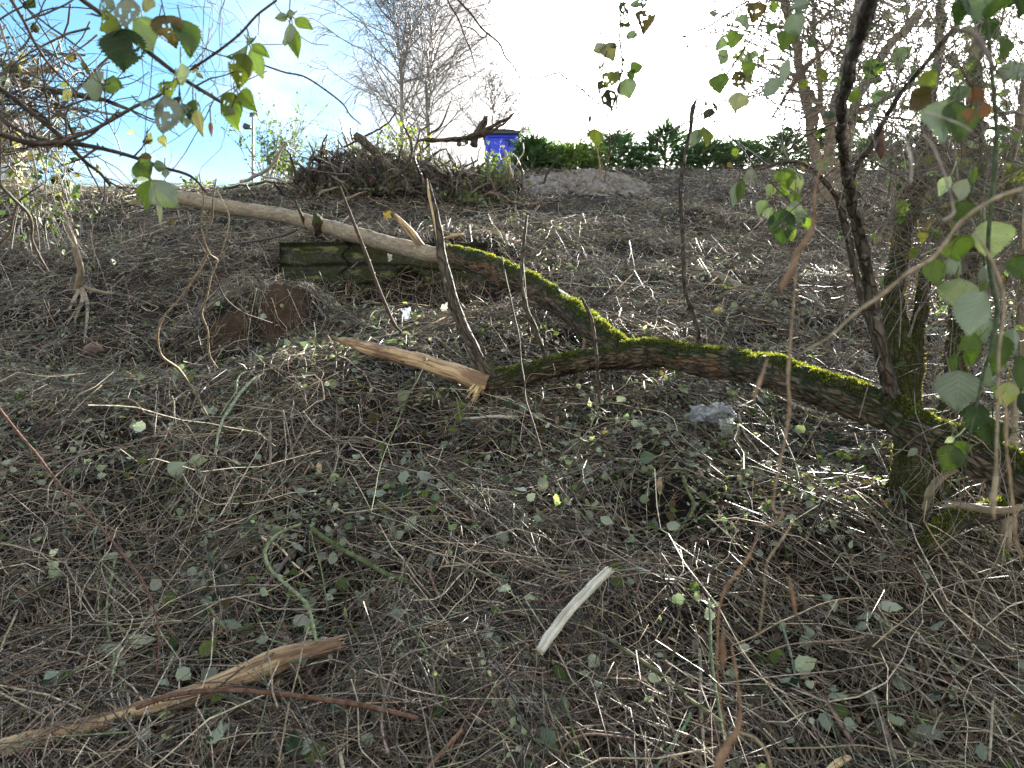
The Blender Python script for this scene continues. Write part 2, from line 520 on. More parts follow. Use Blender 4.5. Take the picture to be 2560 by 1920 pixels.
def mat_soil(name='litter_soil'):
    k = NT(name)
    c = k.attr('tint'); v = k.attr('rest', 'Vector')
    n = k.noise(v, 9, 6, .65); n2 = k.noise(v, 60, 4, .6); n3 = k.noise(v, 230, 2, .6)
    col = k.mix(k.rng(n, .3, .7), c, k.mix(1.0, c, (.5, .48, .45), 'MULTIPLY'))
    col = k.mix(k.rng(n2, .58, .68, 0, .7), col, k.mix(1.0, col, (2.4, 2.2, 2.0), 'MULTIPLY'))
    h = k.math('ADD', k.math('MULTIPLY', n2, .7), k.math('MULTIPLY', n3, .35))
    return k.done(k.bsdf(col, .9, .15, h, 1.0, .03))

def mat_plain(name, col, rough=.5, spec=.4, metal=0., bump=0, var=.25, scale=12):
    k = NT(name)
    v = k.attr('rest', 'Vector')
    n = k.noise(v, scale, 5, .6)
    c = k.mix(k.rng(n, .35, .7, 0, var * 2), col, tuple(x * .6 for x in col))
    return k.done(k.bsdf(c, rough, spec, n if bump else None, bump, .01, metal))

def mat_block():
    k = NT("mossy_concrete")
    v = k.attr('rest', 'Vector')
    n = k.noise(v, 5, 6, .62, (1, 1, 2.5)); n2 = k.noise(v, 28, 5, .62); n3 = k.noise(v, 120, 3)
    col = k.ramp(n2, [(.3, (.025, .026, .02)), (.5, (.055, .056, .042)), (.7, (.11, .105, .08))])
    col = k.mix(k.rng(n, .42, .58, 0, .85), col, k.mix(k.rng(n2, .35, .65), (.06, .07, .022), (.028, .035, .012)))
    col = k.mix(k.rng(k.noise(v, 4.2, 4, .6, (1, 1, 3)), .60, .68, 0, .8), col, (.20, .21, .09))
    h = k.math('ADD', n2, k.math('MULTIPLY', n3, .4))
    return k.done(k.bsdf(col, .92, .1, h, 1.0, .03))

def mat_plastic(name='thin_plastic'):
    k = NT(name)
    c = k.attr('tint'); v = k.attr('rest', 'Vector')
    n = k.noise(v, 40, 4, .6, None, 1.5)
    b = k.bsdf(c, .3, .6, n, .5, .01)
    tr = k.n('ShaderNodeBsdfTranslucent'); k.l(c, tr.inputs[0])
    ms = k.n('ShaderNodeMixShader'); ms.inputs[0].default_value = .4
    k.l(b, ms.inputs[1]); k.l(tr.outputs[0], ms.inputs[2])
    return k.done(ms.outputs[0])

M_TWIG = mat_twig()
M_CANE = mat_twig('cane_bark', .7, .15)
M_MOSSBARK = mat_bark("mossy_bark", (.19, .14, .09), (.012, .010, .007), (.055, .066, .018), .03, (.27, .15, .085))
M_DARKBARK = mat_bark("rough_grey_bark", (.17, .135, .10), (.04, .03, .022), (.09, .11, .03), -.16, None, .4)
M_TREEBARK = mat_bark("moss_coated_bark", (.13, .10, .07), (.02, .016, .011), (.095, .10, .028), .14)
M_PALEBARK = mat_bark("pale_smooth_bark", (.36, .29, .20), (.20, .155, .105), (.10, .11, .04), -.26, (.40, .27, .16), .6, .35, 20, .12)
M_STEM = mat_bark("brown_stem_bark", (.30, .235, .17), (.12, .09, .065), (.09, .10, .03), -.3, None, .5)
M_PILE = mat_bark("pile_bark", (.17, .12, .085), (.035, .025, .018), (.07, .08, .03), -.1, None, .3)
M_WOOD = mat_wood("stripped_wood", (.52, .36, .20), (.20, .115, .06), (.17, .095, .055))
M_FRESH = mat_wood("splintered_fresh_wood", (.78, .60, .33), (.58, .38, .17), (.5, .33, .15), 90)
M_WHITEWOOD = mat_wood("bleached_stick_wood", (.62, .57, .46), (.40, .35, .27), (.30, .25, .18))
M_CUT = mat_wood("sawn_end_wood", (.72, .36, .15), (.5, .22, .09), (.45, .2, .09), 30)
M_LEAF = mat_leaf()
M_MOSS = mat_thin("moss_shoots", .8, .5, (2.6, 2.5, 1.2), .1)
M_NEEDLE = mat_thin("conifer_needles", .5, .25, (1.6, 1.8, 1.0), .4)
M_GRASS = mat_thin("grass_blades", .5, .5, (2.0, 2.2, 1.0), .3)
M_DEAD = mat_thin("dead_leaf", .75, .4, (1.8, 1.5, 1.2), .2)
M_SOIL = mat_soil()
M_BLOCK = mat_block()
M_PLASTIC = mat_plastic()
# ---------------------------------------------------------------- hillside
def blob(x, y, cx, cy, rx, ry):
    return np.exp(-(((x - cx) / rx) ** 2 + ((y - cy) / ry) ** 2) ** 1.5)

def soilmask(x, y):
    P = np.stack([x, y, 0 * x], -1)
    m = np.maximum.reduce([blob(x, y, -1.48, 4.80, .15, .24), blob(x, y, -1.84, 4.74, .15, .16), .55 * blob(x, y, -2.75, 6.0, .6, .45),
                           .6 * blob(x, y, -.55, 2.05, .12, .10), .35 * blob(x, y, -2.75, 4.9, .35, .3)])
    return np.clip(m * 1.5 + .7 * vnoise(P * 7, 31) * (m > .03) - .1, 0, 1)

def build_ground():
    d = np.r_[np.linspace(-6, .8, 24)[:-1], np.exp(np.linspace(math.log(.8), math.log(14.5), 330)), np.exp(np.linspace(math.log(15), math.log(1500), 40))]
    u = np.linspace(-1, 1, 330)
    u = u * .55 + .45 * u ** 3
    X = u[None] * (np.maximum(d, 0)[:, None] * 1.9 + 3.0); Y = d[:, None] * np.ones(len(u))
    Z = H(X, Y)
    V = np.stack([X, Y, Z], -1).reshape(-1, 3)
    n, k = len(d), len(u)
    i = np.arange(n - 1)[:, None] * k; j = np.arange(k - 1)[None]
    Q = np.stack([i + j, i + j + 1, i + k + j + 1, i + k + j], -1).reshape(-1, 4)
    x, y = V[:, 0], V[:, 1]
    c = np.ones((len(V), 3)) * np.array([.026, .019, .014])
    m = soilmask(x, y)[:, None]
    c = c * (1 - m) + np.array([.115, .072, .046]) * m
    g = (sstep(11.8, 12.2, y) * sstep(-1.5, -2.8, x))[:, None]
    c = c * (1 - g) + np.array([.06, .11, .02]) * g
    g = (sstep(15, 18, y))[:, None]
    c = c * (1 - g) + np.array([.05, .075, .025]) * g
    mb = MB(); mb.add(V, Q, rest=V, tint=c)
    return mb.build('ground', M_SOIL, kind='structure')

build_ground()

TW = np.array([(.25, .19, .135), (.16, .118, .085), (.38, .305, .215), (.08, .056, .040), (.17, .095, .06), (.58, .49, .35), (.035, .026, .02), (.24, .20, .16), (.18, .185, .09), (.10, .125, .055)])
TWP = np.array([.18, .15, .15, .11, .06, .09, .08, .10, .045, .035])

def scatter(rng, n, d0, d1, uw=.78, ex=1.0):
    """points on the slope, thinning out with distance from the photographer"""
    q = rng.random(n) ** ex
    d = d0 * (d1 / d0) ** q
    x = (rng.random(n) * 2 - 1) * (d * uw + .35)
    return x, d

def drape(rng, x, y, az, L, K, curl, h, tilt, lie=1.0):
    t = np.linspace(-.5, .5, K)[None]
    dx, dy = np.cos(az)[:, None], np.sin(az)[:, None]
    L_ = L[:, None]
    b = curl[:, None] * L_ * (t * t * 4 - .33)
    kx = rng.normal(size=(len(x), K)) * .015 * L_
    X = x[:, None] + dx * t * L_ - dy * b + kx
    Y = y[:, None] + dy * t * L_ + dx * b + kx[:, ::-1]
    Z = H(X, Y) * lie + H(x, y)[:, None] * (1 - lie) + h[:, None] + tilt[:, None] * t * L_ + rng.normal(size=(len(x), K)) * .006 + .25 * np.abs(curl)[:, None] * L_ * (.25 - t * t)
    return np.stack([X, Y, Z], -1)

def litter_twigs():
    rng = np.random.default_rng(11)
    mb = MB()
    def batch(n, d0, d1, L0, L1, r0, r1, K, hmax, tl, cl, ex=1.0, sides=3, pal=None):
        x, y = scatter(rng, n, d0, d1, ex=ex)
        keep = rng.random(n) > np.clip(soilmask(x, y) * 1.05 - .1, 0, 1) * .82
        keep &= ~((x < -2.6) & (y > 12.0 + .12 * np.sin(x * 3)))
        gx = blob(x, y, 1.0, 11.2, 1.3, 1.0)
        keep &= rng.random(n) > gx * .85
        if True:
            cl_ = vnoise(np.stack([x * 1.6, y * 1.6, 0 * x], -1), 77)
            cl_ = cl_ + .6 * vnoise(np.stack([x * 5, y * 5, 0 * x], -1), 78)
            keep &= rng.random(n) < .78 + .6 * cl_
        x, y = x[keep], y[keep]; n = len(x)
        az = rng.random(n) * math.pi * 2
        pref = rng.random(n) < .35
        az[pref] = math.radians(-38) + rng.normal(size=pref.sum()) * .45
        L = L0 * (L1 / L0) ** rng.random(n)
        sc = (y / 3.0) ** .25 if r1 < .0035 else 1
        R = r0 * (r1 / r0) ** rng.random(n) * sc
        h = rng.random(n) ** 1.6 * hmax
        tilt = rng.normal(size=n) * tl
        curl = rng.normal(size=n) * cl
        P = drape(rng, x, y, az, L, K, curl, h, tilt)
        RR = R[:, None] * np.linspace(1.1, .6, K)[None]
        P_ = TWP if pal is None else pal
        c = TW[rng.choice(len(TW), n, p=P_)] * np.exp(rng.normal(size=(n, 1)) * .38 + .16)
        batch_tubes(mb, P, RR, sides, c, rng)
    old = np.array([.10, .14, .02, .26, .12, .01, .26, .06, .01, .02])  # rotted tones for the lowest twigs, darkened to paint the shade in the gaps
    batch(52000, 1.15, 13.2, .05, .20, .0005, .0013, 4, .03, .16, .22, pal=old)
    batch(32000, 1.15, 13.2, .05, .22, .0005, .0013, 4, .07, .28, .22)
    batch(26000, 1.15, 13.2, .14, .50, .0009, .0020, 6, .09, .20, .18)
    batch(6500, 1.15, 12.5, .35, 1.1, .0013, .0028, 9, .10, .07, .22, sides=4)
    batch(5000, 1.15, 9, .10, .35, .0008, .0018, 5, .07, .75, .2)
    batch(34000, 3.5, 13.2, .07, .35, .0014, .0030, 4, .075, .25, .25, ex=.9)
    batch(9000, 5.0, 13.4, .10, .35, .0014, .0026, 4, .06, .9, .2, ex=.8)
    batch(1500, 1.15, 12.5, .25, .8, .0018, .0040, 8, .07, .10, .10, sides=5)
    batch(4200, 1.15, 9, .04, .11, .0012, .0028, 3, .07, .7, .1, sides=4)
    return mb.build('twig_litter', M_TWIG, kind='stuff', label='dense mat of cut grey and brown twigs covering the slope', category='twig litter')

litter_twigs()

def litter_chips():
    """bark flakes and splintered chips among the twigs"""
    rng = np.random.default_rng(5)
    mb = MB()
    n = 9000
    x, y = scatter(rng, n, 1.15, 8)
    L = rng.uniform(.012, .055, n); W = L * rng.uniform(.12, .5, n)
    az = rng.random(n) * 6.28; c = np.cos(az); s = np.sin(az)
    z = H(x, y) + rng.random(n) ** 1.5 * .05
    ti = rng.normal(size=n) * .4; tj = rng.normal(size=n) * .5
    C = np.array([(-1, -.6), (-.4, -1), (.5, -.8), (1, -.1), (.6, .9), (-.5, 1.)])
    V = np.zeros((n, 6, 3))
    for i, (a, b) in enumerate(C):
        jx = rng.uniform(.7, 1.2, n)
        lx, ly = a * L * .5 * jx, b * W * .5 * jx
        V[:, i] = np.stack([x + lx * c - ly * s, y + lx * s + ly * c, z + lx * ti + ly * tj + SL * (lx * s + ly * c) + rng.normal(size=n) * .002], 1)
    b = np.arange(n)[:, None] * 6
    Q = np.concatenate([b + np.array([[0, 1, 2, 3]]), b + np.array([[0, 3, 4, 5]])])
    pal = np.array([(.36, .22, .12), (.22, .12, .07), (.12, .07, .045), (.50, .36, .2), (.18, .14, .10)])
    col = pal[rng.choice(5, n, p=[.22, .28, .25, .08, .17])] * rng.uniform(.7, 1.2, (n, 1))
    mb.add(V.reshape(-1, 3), Q, tint=np.repeat(col, 6, 0))
    return mb.build('bark_chips', M_TWIG, smooth=False, kind='stuff', label='brown bark flakes and wood chips among the twigs', category='bark chips')
litter_chips()

# ---------------------------------------------------------------- leaves
def leaf_geo(rng, rows=9, cols=4, fold=.25, curl=.3, tooth=.10, shape='bramble', holes=0, wave=.05):
    """canonical leaf: along +y 0..1, across x -1..1 (scaled by the half width later), normal +z"""
    v = np.linspace(0, 1, rows + 1); u = np.linspace(-1, 1, cols + 1)
    if shape == 'bramble':
        w = np.sin(math.pi * np.clip(v, 0, 1) ** .80) ** .80 * (1 - .5 * v ** 2.2) * 1.22
    else:
        w = np.sin(math.pi * v ** .6) ** .8
    w[0] = .02; w[-1] = .01
    tt = np.where(np.arange(rows + 1) % 2 == 0, 1 - tooth, 1 + tooth); tt[0] = tt[-1] = 1
    U, Vv = np.meshgrid(u, v)
    edge = np.abs(U) > .99
    X = U * w[:, None] * np.where(edge, tt[:, None], 1)
    Yy = Vv + np.where(edge & (tt[:, None] > 1), .02, 0)
    ph = rng.uniform(0, 6, 3)
    Z = fold * np.abs(X) + wave * np.sin(Vv * 9 + ph[0] + U * 2) * np.abs(U) + curl * (Vv - .3) ** 2 * rng.choice([-1, 1]) + .07 * np.sin(ph[1] + 4 * U) * (.4 + Vv) + (rows > 12) * .035 * np.cos((Vv * 8 - np.abs(U) * 2.6) * 6.2832) * np.abs(U) + .10 * np.sin(ph[2] + Vv * 5) * U
    a = np.arange(rows)[:, None] * (cols + 1); b = np.arange(cols)[None]
    Q = np.stack([a + b, a + b + 1, a + cols + 2 + b, a + cols + 1 + b], -1).reshape(-1, 4)
    if holes:
        cu = (U[:-1, :-1] + U[1:, 1:]).ravel() / 2; cv = (Vv[:-1, :-1] + Vv[1:, 1:]).ravel() / 2
        keep = np.ones(len(Q), bool)
        for _ in range(holes):
            hu, hv, hr = rng.uniform(-.8, .8), rng.uniform(.2, .85), rng.uniform(.03, .10)
            keep &= ((cu - hu) * .6) ** 2 + (cv - hv) ** 2 > hr ** 2
        Q = Q[keep]
    return np.stack([X, Yy, Z], -1).reshape(-1, 3), Q, U.ravel(), Vv.ravel()

LEAFC = dict(g=(.075, .115, .025), d=(.026, .048, .015), y=(.13, .15, .025), b=(.085, .06, .028), p=(.27, .30, .19), k=(.035, .032, .018),
             w=(.55, .58, .50), o=(.13, .075, .035), u=(.11, .15, .12), l=(.115, .165, .03), Y=(.42, .38, .05), a=(.22, .20, .13))

def place_leaf(mb, rng, base, tip, width, tint, facing=None, rows=32, cols=12, holes=0, fold=None, curl=None, shape='bramble'):
    V, Q, U, Vv = leaf_geo(rng, rows, cols, rng.uniform(.1, .7) if fold is None else fold, rng.uniform(.2, 1.0) if curl is None else curl, .075 if rows > 12 else .1, shape, holes, .10)
    base, tip = np.array(base, float), np.array(tip, float)
    yv = tip - base; L = np.linalg.norm(yv); yv /= L
    f = np.array([0, -1, 0.]) if facing is None else np.array(facing, float)
    f = f + rng.normal(size=3) * .25
    if facing is None and rng.random() < .35: f = -f
    zv = nrm(f - yv * f.dot(yv)); xv = np.cross(yv, zv)
    W = base + V[:, :1] * xv * width / 2 + V[:, 1:2] * yv * L + V[:, 2:] * zv * (width * .5)
    seed = rng.uniform(0, 40)
    mb.add(W, Q, rest=np.stack([U, Vv, 0 * U + seed], 1), tint=tint)

def leaf_batch(mb, rng, pos, up, size, tints, variants=10, rows=7, cols=4, shape='bramble', aspect=(.5, .75), yaw=None, curl=.35, fold=.3):
    """many small leaves lying or standing about the given normals"""
    n = len(pos)
    up = nrm(up); a = rng.normal(size=(n, 3)) if yaw is None else yaw
    yv = nrm(a - up * (a * up).sum(1, keepdims=True)); xv = np.cross(yv, up)
    var = rng.integers(0, variants, n)
    W = size * rng.uniform(aspect[0], aspect[1], n)
    for k in range(variants):
        i = np.where(var == k)[0]
        V, Q, U, Vv = leaf_geo(rng, rows, cols, rng.uniform(0, fold), rng.uniform(.05, curl), .1, shape)
        if not len(i): continue
        P = pos[i][:, None] + xv[i][:, None] * (V[None, :, :1] * W[i][:, None, None] / 2) + yv[i][:, None] * (V[None, :, 1:2] - .3) * size[i][:, None, None] + up[i][:, None] * (V[None, :, 2:] * W[i][:, None, None] / 2)
        m = len(V)
        QQ = (np.arange(len(i))[:, None, None] * m + Q[None]).reshape(-1, 4)
        rest = np.stack([U[None] + 0 * P[..., 0], Vv[None] + 0 * P[..., 0], rng.uniform(0, 40, (len(i), 1)) + 0 * P[..., 0]], -1)
        mb.add(P.reshape(-1, 3), QQ, rest=rest.reshape(-1, 3), tint=np.repeat(tints[i], m, 0))

def litter_leaves():
    rng = np.random.default_rng(21)
    mb = MB()
    for n, d0, d1, s0, s1, hh, ex, tlt in ((8000, 1.2, 12.5, .016, .05, .09, 1.0, .7), (26000, 2.2, 12.8, .012, .040, .085, .8, .7), (2400, 1.2, 5, .03, .07, .10, 1, .6), (16000, 1.2, 6, .006, .020, .09, 1, .8)):
        x, y = scatter(rng, n, d0, d1, ex=ex)
        keep = rng.random(n) > soilmask(x, y) * .95
        keep &= rng.random(n) > blob(x, y, 1.0, 11.2, 1.3, 1.0) * .9
        cl = vnoise(np.stack([x * 1.3, y * 1.3, 0 * x], -1), 55) + .5 * vnoise(np.stack([x * 4, y * 4, 0 * x], -1), 56) + .25 * sstep(-.5, 1, x)
        keep &= rng.random(n) < np.clip(.55 + .8 * cl, .08, 1)
        x, y = x[keep], y[keep]; n = len(x)
        pos = np.stack([x, y, H(x, y) + .012 + rng.random(n) ** 1.3 * hh], 1)
        up = np.array([0, -.38, .92]) + rng.normal(size=(n, 3)) * tlt
        fl = rng.random(n) < .55
        up[fl] *= -1
        pal = np.array([LEAFC[k] for k in 'gdpbkuwaly'])
        c = pal[rng.choice(10, n, p=[.07, .15, .17, .19, .10, .11, .075, .02, .105, .01])] * rng.uniform(.7, 1.2, (n, 1))
        size = s0 * (s1 / s0) ** rng.random(n)
        leaf_batch(mb, rng, pos, up, size, c)
    return mb.build('leaf_litter', M_LEAF, kind='stuff', label='fallen bramble and ivy leaves, green, brown and silvery, strewn over the twigs', category='leaf litter')
litter_leaves()

def crest_weeds():
    rng = np.random.default_rng(8)
    mb = MB()
    n = 16000
    x = rng.uniform(-9.6, -2.9, n); y = rng.uniform(12.0, 14.5, n)
    h = rng.uniform(.05, .16, n)
    az = rng.random(n) * 6.28
    b = np.stack([x, y, H(x, y)], 1); w = .006
    s = np.stack([np.cos(az) * w, np.sin(az) * w, 0 * az], 1)
    t = b + np.stack([rng.normal(size=n) * .04, rng.normal(size=n) * .04, h], 1)
    V = np.stack([b - s, b + s, t], 1).reshape(-1, 3)
    mb.add(V, Tr=np.arange(n * 3).reshape(-1, 3), tint=np.repeat(np.array([.11, .19, .03]) * rng.uniform(.7, 1.4, (n, 1)), 3, 0))
    mb.build('grass', M_GRASS, kind='stuff', label='bright green grass along the top of the bank', category='grass')
crest_weeds()
def gravel():
    """heap of grey spoil on the crest"""
    rng = np.random.default_rng(3)
    n = 150
    a = np.linspace(-1, 1, n)
    U, W = np.meshgrid(a, a)
    X = 1.02 + U * 1.35; Y = 11.35 + W * 1.25
    r = np.sqrt(((X - 1.15) / 1.15) ** 2 + ((Y - 11.4) / 1.1) ** 2)
    hgt = (.20 * np.clip(1.0 - r ** 1.3, 0, 1)) + .08 * np.exp(-(((X - .25) / .5) ** 2 + ((Y - 11.2) / .6) ** 2) * 2) * (r < 1.2)
    P = np.stack([X, Y, 0 * X], -1)
    det = .05 * fbm(P * 4, 3, 2) + .045 * np.abs(fbm(P * 14, 3, 6)) + .014 * vnoise(P * 45, 9)
    Z = H(X, Y) - .05 + hgt + det * np.clip(hgt * 8, 0, 1)
    V = np.stack([X, Y, Z], -1).reshape(-1, 3)
    i = np.arange(n - 1)[:, None] * n; j = np.arange(n - 1)[None]
    Q = np.stack([i + j, i + j + 1, i + n + j + 1, i + n + j], -1).reshape(-1, 4)
    mb = MB(); mb.add(V, Q, tint=(.44, .40, .37))
    # loose clods
    for k in range(420):
        x = rng.normal(1.1, .62); y = rng.normal(11.1, .45)
        s = rng.uniform(.012, .045)
        rr = np.sqrt(((x - 1.15) / 1.15) ** 2 + ((y - 11.4) / 1.1) ** 2)
        z = H(x, y) - .03 + .20 * max(0, 1 - rr ** 1.3)
        c = np.array([[a_, b_, c_] for a_ in (-1, 1) for b_ in (-1, 1) for c_ in (-1, 1)]) * s * rng.uniform(.6, 1.1, (8, 3)) + (x, y, float(z))
        mb.add(c, [[0, 1, 3, 2], [4, 6, 7, 5], [0, 4, 5, 1], [2, 3, 7, 6], [0, 2, 6, 4], [1, 5, 7, 3]], tint=(.45, .40, .36))
    mb.build('gravel_heap', M_SOIL, kind='stuff', label='heap of grey earth and rubble on top of the slope before the conifer hedge', category='rubble heap')
gravel()
# ---------------------------------------------------------------- fallen mossy tree
def wr(wpx, Y):
    return np.asarray(wpx, float) * .5 / FPX * np.asarray(Y, float)

def moss_on(rng, V, N, dens, h0, h1, tint=(.085, .098, .026), minz=.25, base=.0028, lump=None):
    """little upright shoots on the upper side of a limb"""
    V = V.reshape(-1, 3); N = N.reshape(-1, 3)
    w = np.clip(N[:, 2] - minz, 0, 1) * (fbm(V * 14, 2, 4) > -.35)
    if lump is not None: w = w * lump
    w = w / max(w.sum(), 1e-9)
    i = rng.choice(len(V), dens, p=w)
    p = V[i] + rng.normal(size=(dens, 3)) * .0035
    n = nrm(N[i] * .6 + np.array([0, 0, .5]) + rng.normal(size=(dens, 3)) * .38)
    h = rng.uniform(h0, h1, dens)[:, None] * (1 + .6 * fbm(p * 22, 2, 8)[:, None])
    s = nrm(np.cross(n, rng.normal(size=(dens, 3)))) * base * rng.uniform(.6, 1.3, (dens, 1))
    p = p - n * .002
    A = np.stack([p - s, p + s, p + n * h * .6 + s * .7, p + n * h, p + n * h * .6 - s * .7], 1)
    b = np.arange(dens)[:, None] * 5
    mb = MB()
    c = np.array(tint) * rng.uniform(.5, 1.5, (dens, 1)) * (1 + rng.normal(size=(dens, 3)) * .1)
    mb.add(A.reshape(-1, 3), (b + np.array([[0, 1, 2, 4]])), (b + np.array([[4, 2, 3]])), tint=np.repeat(c, 5, 0))
    return mb

def splinters(mb, rng, C, t, r, n, L, tint):
    """broken fibres at a snapped end"""
    u = nrm(np.cross(t, [0.3, .2, .9])); v = np.cross(t, u)
    for k in range(n):
        a = rng.uniform(0, 6.28); q = r * rng.uniform(.2, .95)
        p0 = C + (u * math.cos(a) + v * math.sin(a)) * q - t * .02
        ln = L * rng.uniform(.3, 1)
        p1 = p0 + t * ln + (u * rng.normal() + v * rng.normal()) * ln * .1
        tube(mb, [p0, (p0 + p1) / 2, p1], [r * rng.uniform(.12, .3), r * .14, r * .02], 5, tint=tint)

def fallen_tree():
    rng = np.random.default_rng(40)
    root = empty('fallen_tree', P3(2560, 1205, 2.15), label='mossy fallen tree trunk lying aslant up the slope, forked with a barkless broken limb', category='fallen tree')
    tr = [(2700, 1275, 1.95, 112), (2560, 1200, 2.12, 104), (2450, 1138, 2.22, 100), (2310, 1078, 2.36, 96), (2230, 1035, 2.47, 92), (2120, 995, 2.62, 92), (2050, 972, 2.75, 86), (1950, 936, 2.95, 84), (1850, 918, 3.18, 76),
          (1740, 900, 3.38, 74), (1650, 884, 3.55, 68), (1560, 888, 3.7, 66)]
    a = np.array(tr)
    P = np.array([P3(*q[:3]) for q in tr]); R = wr(a[:, 3], a[:, 2])
    mb = MB(); C, t, V, N = tube(mb, P, R, 80, .005, .14, furrow=.010, seed=3, wob=.008, rng=rng)
    trunk = mb.build('trunk', M_MOSSBARK, root)
    moss_on(rng, V, N, 17000, .004, .010, minz=.5).build('moss', M_MOSS, trunk, label='bright green moss on the upper side')
    def limb(name, tr, mat, k=36, furrow=.008, moss=0, mh=(.005, .012), par=root, lab=None, rough=.13, step=.008, lump=None, wob=.006):
        a = np.array(tr); P = np.array([P3(*q[:3]) for q in tr]); R = wr(a[:, 3], a[:, 2])
        mb = MB(); r = tube(mb, P, R, k, step, rough, furrow=furrow, seed=len(tr) + int(tr[0][0]) % 17, wob=wob)
        o = mb.build(name, mat, par)
        if lab: o['label'] = lab
        if moss: moss_on(rng, r[2], r[3], moss, *mh, minz=.5).build('moss', M_MOSS, o)
        return o, r
    # upper limb: mossy near the fork, bare beyond
    limb('limb', [(1590, 890, 3.66, 50), (1535, 862, 3.8, 58), (1490, 826, 3.98, 60), (1420, 772, 4.35, 60), (1340, 722, 4.6, 60), (1250, 678, 4.85, 58), (1180, 650, 5.05, 56), (1110, 630, 5.25, 48)], M_MOSSBARK, moss=8000, lab='upper limb with thick bark and moss')
    o, r = limb('limb', [(1135, 640, 5.2, 36), (1066, 634, 5.35, 44), (944, 602, 5.75, 40), (808, 566, 6.2, 38), (719, 541, 6.5, 36), (583, 520, 6.95, 35), (500, 503, 7.2, 34), (440, 492, 7.4, 34), (395, 482, 7.55, 28)], M_PALEBARK, furrow=.0012, rough=.05, lab='long bare pale end of the upper limb, bark gone')
    # lower limb and the barkless broken one
    limb('limb', [(1600, 888, 3.64, 52), (1530, 895, 3.68, 58), (1440, 905, 3.66, 50), (1370, 920, 3.62, 50), (1290, 944, 3.56, 52), (1230, 960, 3.52, 60), (1195, 972, 3.5, 52), (1178, 982, 3.5, 30)], M_MOSSBARK, moss=3500, lab='lower limb of the fork, moss on top and bare wood below')
    o, r = limb('broken_limb', [(1215, 962, 3.5, 60), (1180, 950, 3.5, 48), (1120, 925, 3.53, 44), (1050, 903, 3.57, 41), (980, 884, 3.62, 37), (920, 868, 3.66, 32), (870, 853, 3.7, 20), (838, 845, 3.74, 5)], M_WOOD, furrow=.0012, rough=.07, lab='pale barkless limb tapering to a snapped point')
    mb = MB(); splinters(mb, rng, P3(1186, 975, 3.46), nrm(np.array([-.55, -.2, -.8])), .035, 12, .10, (1, 1, 1)); mb.build('splinters', M_FRESH, o)
    # shoots standing up from it
    def shoot(tr, mat=M_DARKBARK, moss=0, lab=None, tip=True):
        return limb('shoot', tr, mat, 16, .0018, moss, (.004, .009), lab=lab, rough=.10, step=.012, wob=.006)
    shoot([(1236, 956, 3.52, 36), (1207, 915, 3.51, 33), (1176, 857, 3.5, 30), (1149, 795, 3.5, 29), (1126, 717, 3.5, 28), (1108, 650, 3.5, 26), (1093, 565, 3.48, 22), (1080, 498, 3.46, 15), (1069, 452, 3.45, 6)], moss=900, lab='stout dark shoot split at its tip')
    mb = MB(); tube(mb, [P3(1068, 446, 3.43), P3(1073, 490, 3.44), P3(1084, 545, 3.45), P3(1092, 600, 3.47)], [.002, .008, .007, .002], 6, oval=.3); mb.build('split_wood', M_FRESH, root)
    shoot([(1374, 918, 3.62, 15), (1360, 880, 3.6, 11), (1335, 815, 3.58, 11), (1315, 765, 3.56, 10), (1306, 700, 3.55, 9), (1308, 640, 3.55, 8), (1316, 545, 3.52, 6)])
    shoot([(1760, 888, 3.4, 14), (1748, 862, 3.38, 11), (1738, 800, 3.35, 11), (1713, 715, 3.3, 10), (1706, 600, 3.25, 10), (1705, 450, 3.2, 10), (1724, 330, 3.15, 9), (1730, 270, 3.12, 14), (1742, 240, 3.1, 3)], M_DARKBARK, lab='thin straight shoot with a frayed top')
    shoot([(2250, 1055, 2.60, 50), (2233, 1000, 2.50, 42), (2210, 905, 2.36, 34), (2182, 760, 2.28, 31), (2154, 620, 2.15, 31), (2133, 520, 2.0, 27), (2115, 420, 1.75, 25), (2105, 340, 1.5, 26), (2100, 270, 1.28, 28), (2122, 180, 1.0, 34), (2145, 90, .8, 38), (2172, 0, .68, 44), (2185, -60, .62, 48)], M_DARKBARK, lab='thick pale stem rising past the camera side, blotched')
    shoot([(2240, 1050, 2.60, 34), (2222, 985, 2.43, 24), (2200, 905, 2.42, 21), (2180, 820, 2.4, 20), (2155, 760, 2.38, 19), (2140, 680, 2.36, 18), (2120, 590, 2.34, 18), (2103, 525, 2.3, 17), (2098, 497, 2.3, 20)], M_DARKBARK, lab='dark stem that forks in a wide Y')
    shoot([(2098, 502, 2.3, 17), (2075, 470, 2.28, 13), (2045, 430, 2.27, 11), (2010, 412, 2.26, 10), (1972, 404, 2.25, 9), (1930, 413, 2.24, 9), (1895, 423, 2.23, 8)])
    shoot([(2098, 500, 2.3, 17), (2125, 455, 2.25, 15), (2150, 405, 2.2, 14), (2178, 365, 2.15, 13), (2205, 310, 2.1, 13), (2262, 220, 2.0, 12), (2340, 125, 1.9, 10), (2390, 60, 1.85, 8)])
    # snapped stub on the bare limb, little spikes
    o, r = limb('stub', [(1055, 618, 5.35, 20), (1030, 585, 5.35, 19), (1005, 556, 5.33, 17), (986, 537, 5.32, 8)], M_WOOD, 12, .001, rough=.08, lab='snapped stub of pinkish bare wood')
    limb('stub', [(767, 572, 6.3, 9), (752, 535, 6.25, 8), (738, 500, 6.2, 5)], M_DARKBARK, 8, 0)
    mb = MB()
